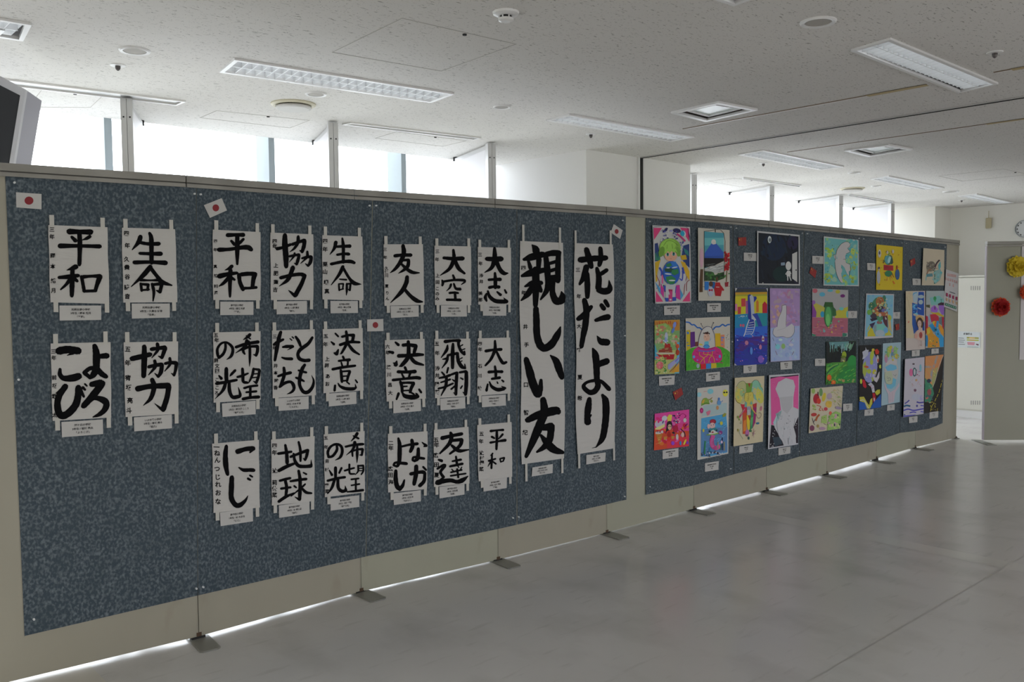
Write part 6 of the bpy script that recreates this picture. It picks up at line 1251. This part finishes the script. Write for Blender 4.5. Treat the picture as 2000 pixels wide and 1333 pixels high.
art('drawing of a black road with a dashed yellow line beside orange buildings', 'T', [(870,292),(1100,270),(1062,975),(858,1003)], '201c1a', [
 ('p','a87044',[868,295,1098,272,1030,480,980,600,940,680,865,640]),('p','a07848',[868,440,960,430,930,560,866,600]),('l','8c8c88',26,[865,425,980,425]),('l','8c8c88',26,[1020,295,985,400,950,500,940,600]),('p','8c8854',[980,450,1030,430,1000,590,960,680,950,600]),('s',10,['a8a050','6c8c54'],970,450,1010,560,6,12),('l','a8a49c',5,[1095,285,1040,420,1000,580,960,690]),
 ('p','346c50',[868,560,900,600,955,650,980,760,930,870,864,860]),('s',16,['2c5c40','48806c','a84c44','3c4c58'],880,590,960,840,10,26),('e','2c3440',915,600,26,26),('e','804044',920,740,26,40),
 ('l','98882c',7,[1090,565,1078,610]),('l','98882c',7,[1070,630,1060,680]),('l','98882c',7,[1052,700,1040,745]),('l','98882c',7,[1030,765,1015,800]),('l','98882c',7,[1005,815,990,850]),('s',20,['988830','7c7024'],935,860,1000,960,4,8),('l','98882c',7,[980,870,950,920,935,975]),('l','98882c',5,[1025,940,1018,975]),('e','908c88',925,870,8,7),('e','8c2c24',900,858,8,6)], curl=.006, sides=(.3, 1.2))

# leaflet at the end panel, notice on the locker
def leaflet():
    q = [(1128,420),(1285,475),(1265,948),(1100,885)]
    ops = [('s',1,['b0a8a4'],1180,600,1182,602,1,2)]
    for r, (x0, x1, y, sl) in enumerate(((1152, 1245, 490, .18), (1128, 1262, 540, .3), (1175, 1220, 612, .3))):
        n_ = 6 - r * 0 if r < 2 else 2
        for k in range(n_):
            x = x0 + (x1 - x0) * k / max(1, n_ - 1); ops += [('l', 'b07c74', 6, [x - 7, y - 14 + (x - x0) * sl, x + 7, y - 12 + (x - x0) * sl]), ('l', 'b07c74', 6, [x, y - 14 + (x - x0) * sl, x, y + 16 + (x - x0) * sl]), ('l', 'b07c74', 5, [x - 9, y + 4 + (x - x0) * sl, x + 9, y + 6 + (x - x0) * sl])]
    ops += [('l', '5c5c60', 10, [1175, 700, 1240, 722])]
    for k, (x, y) in enumerate(((1142, 737), (1180, 752), (1220, 768), (1262, 784))):
        ops += [('p', '7c2040', [x - 11, y - 24, x + 10, y - 18, x + 10, y + 24, x - 11, y + 18]), ('p', 'a88868', [x - 11, y + 38, x + 10, y + 44, x + 8, y + 80, x - 11, y + 74])]
    ops += [('p', '2c5c48', [1120, 835, 1258, 885, 1255, 918, 1117, 868])]
    for k in range(6):
        x = 1128 + k * 22; y = 846 + k * 8; ops += [('p', '8ca494', [x, y, x + 9, y + 3, x + 9, y + 20, x, y + 17])]
    o = art('tilted white leaflet with pink heading and green bar on the last beige panel', 'R', q, 'b0aaa6', ops, curl=.002, d=.012)
    o.name = 'leaflet'; o['category'] = 'leaflet'; del o['group']
leaflet()
def on_lock(x, y, d=0.0): return on_x(x, y, XLK - .002 - d)
def notice():
    q = [(1868, 647), (1915, 649.5), (1914.5, 680), (1868, 679)]
    ops = [('p','807c34',[1888.2,658.6,1911.6,659.6,1911.6,662.4,1888.2,661.6]),('p','a8884c',[1893,659,1904,659.4,1904,662,1893,661.8]),('p','888c34',[1888.2,663.2,1911.6,664,1911.6,666.4,1888.2,665.6]),('p','9c7c3c',[1893,663.4,1904,663.8,1904,666,1893,665.7]),('p','a87478',[1889,668.3,1904,669,1903,674.8,1890,674]),('p','5c3c44',[1906,671.8,1911.5,672.5,1911,675.8,1906,673.5])]
    for k, y in enumerate((660.6, 664.6, 668.2, 672.6)): ops.append(('l', '585858', 1.0, [1872, y, 1882.5 + (k % 2) * 1.8, y + .5]))
    ops.append(('l', '6c7c70', .8, [1889.5, 678, 1911, 678.6]))
    o = art('white notice with yellow and pink bands on the cream locker', 'Z', q, 'b8b8b2', ops, curl=0, d=.0015, on=on_lock)
    o.name = 'notice'; o['category'] = 'notice'; del o['group']
    S = Surf([px('Z', *p) for p in q], .003, 0, on=on_lock); gv, gf = glyph('感染防止', .03)
    v = [S.on(1890.5 + gx * 4.3, 652.6 - (gy - .37) * 4.3, .003) for gx, gy in gv]
    t_ = link('printed_heading', v, gf, M_PRINT, o); t_['kind'] = 'stuff'
notice()
for o in bpy.data.objects:
    if o.name.split('.')[0] in ('name_writing', 'printed_text', 'picture'): o['kind'] = 'stuff'

# ------------------------------------------------------------------ give every thing its own origin at its base
bpy.context.view_layer.update()
for root in [o for o in bpy.data.objects if o.parent is None and o.get('category')]:
    kids = list(root.children_recursive); alls = [root] + kids
    if root.type == 'MESH' and root.matrix_basis != Matrix.Identity(4): continue
    pts = []
    for o in alls:
        if o.type == 'MESH':
            mw = o.matrix_world
            pts += [mw @ v.co for v in o.data.vertices]
    if not pts: continue
    c = sum(((p.x, p.y) for p in pts), ()) if False else None
    xs_ = np.array([(p.x, p.y, p.z) for p in pts])
    nm = root.name.split('.')[0]; ang = 0.0
    mid = (xs_.max(0) + xs_.min(0)) / 2
    if nm in ('display_panel', 'backing_sheet', 'calligraphy_sheet', 'caption_card', 'drawing_sheet', 'paper_flag', 'leaflet'):
        if root.get('label', '').startswith('olive'): ang = math.atan2(pdir[1], pdir[0])
        else:
            k = min(9, max(0, int(np.searchsorted(J[:, 0], mid[0]) - 1))); ang = math.atan2(SEG[k][1][1], SEG[k][1][0])
    elif nm == 'window_partition': ang = math.atan2(.95, .30)
    elif nm == 'paper_flower': ang = math.atan2(pdir[1], pdir[0])
    base = Vector((mid[0], mid[1], xs_[:, 2].min()))
    Mx = Matrix.Translation(base) @ Matrix.Rotation(ang, 4, 'Z'); Mi = Mx.inverted()
    seen = set()
    for o in alls:
        if o is root and root.type != 'MESH': continue
        if o.matrix_basis == Matrix.Identity(4) and o.data.users == 1: o.data.transform(Mi)
        elif o is not root:
            if o.parent is root: o.matrix_basis = Mi @ o.matrix_basis
    root.matrix_basis = Mx
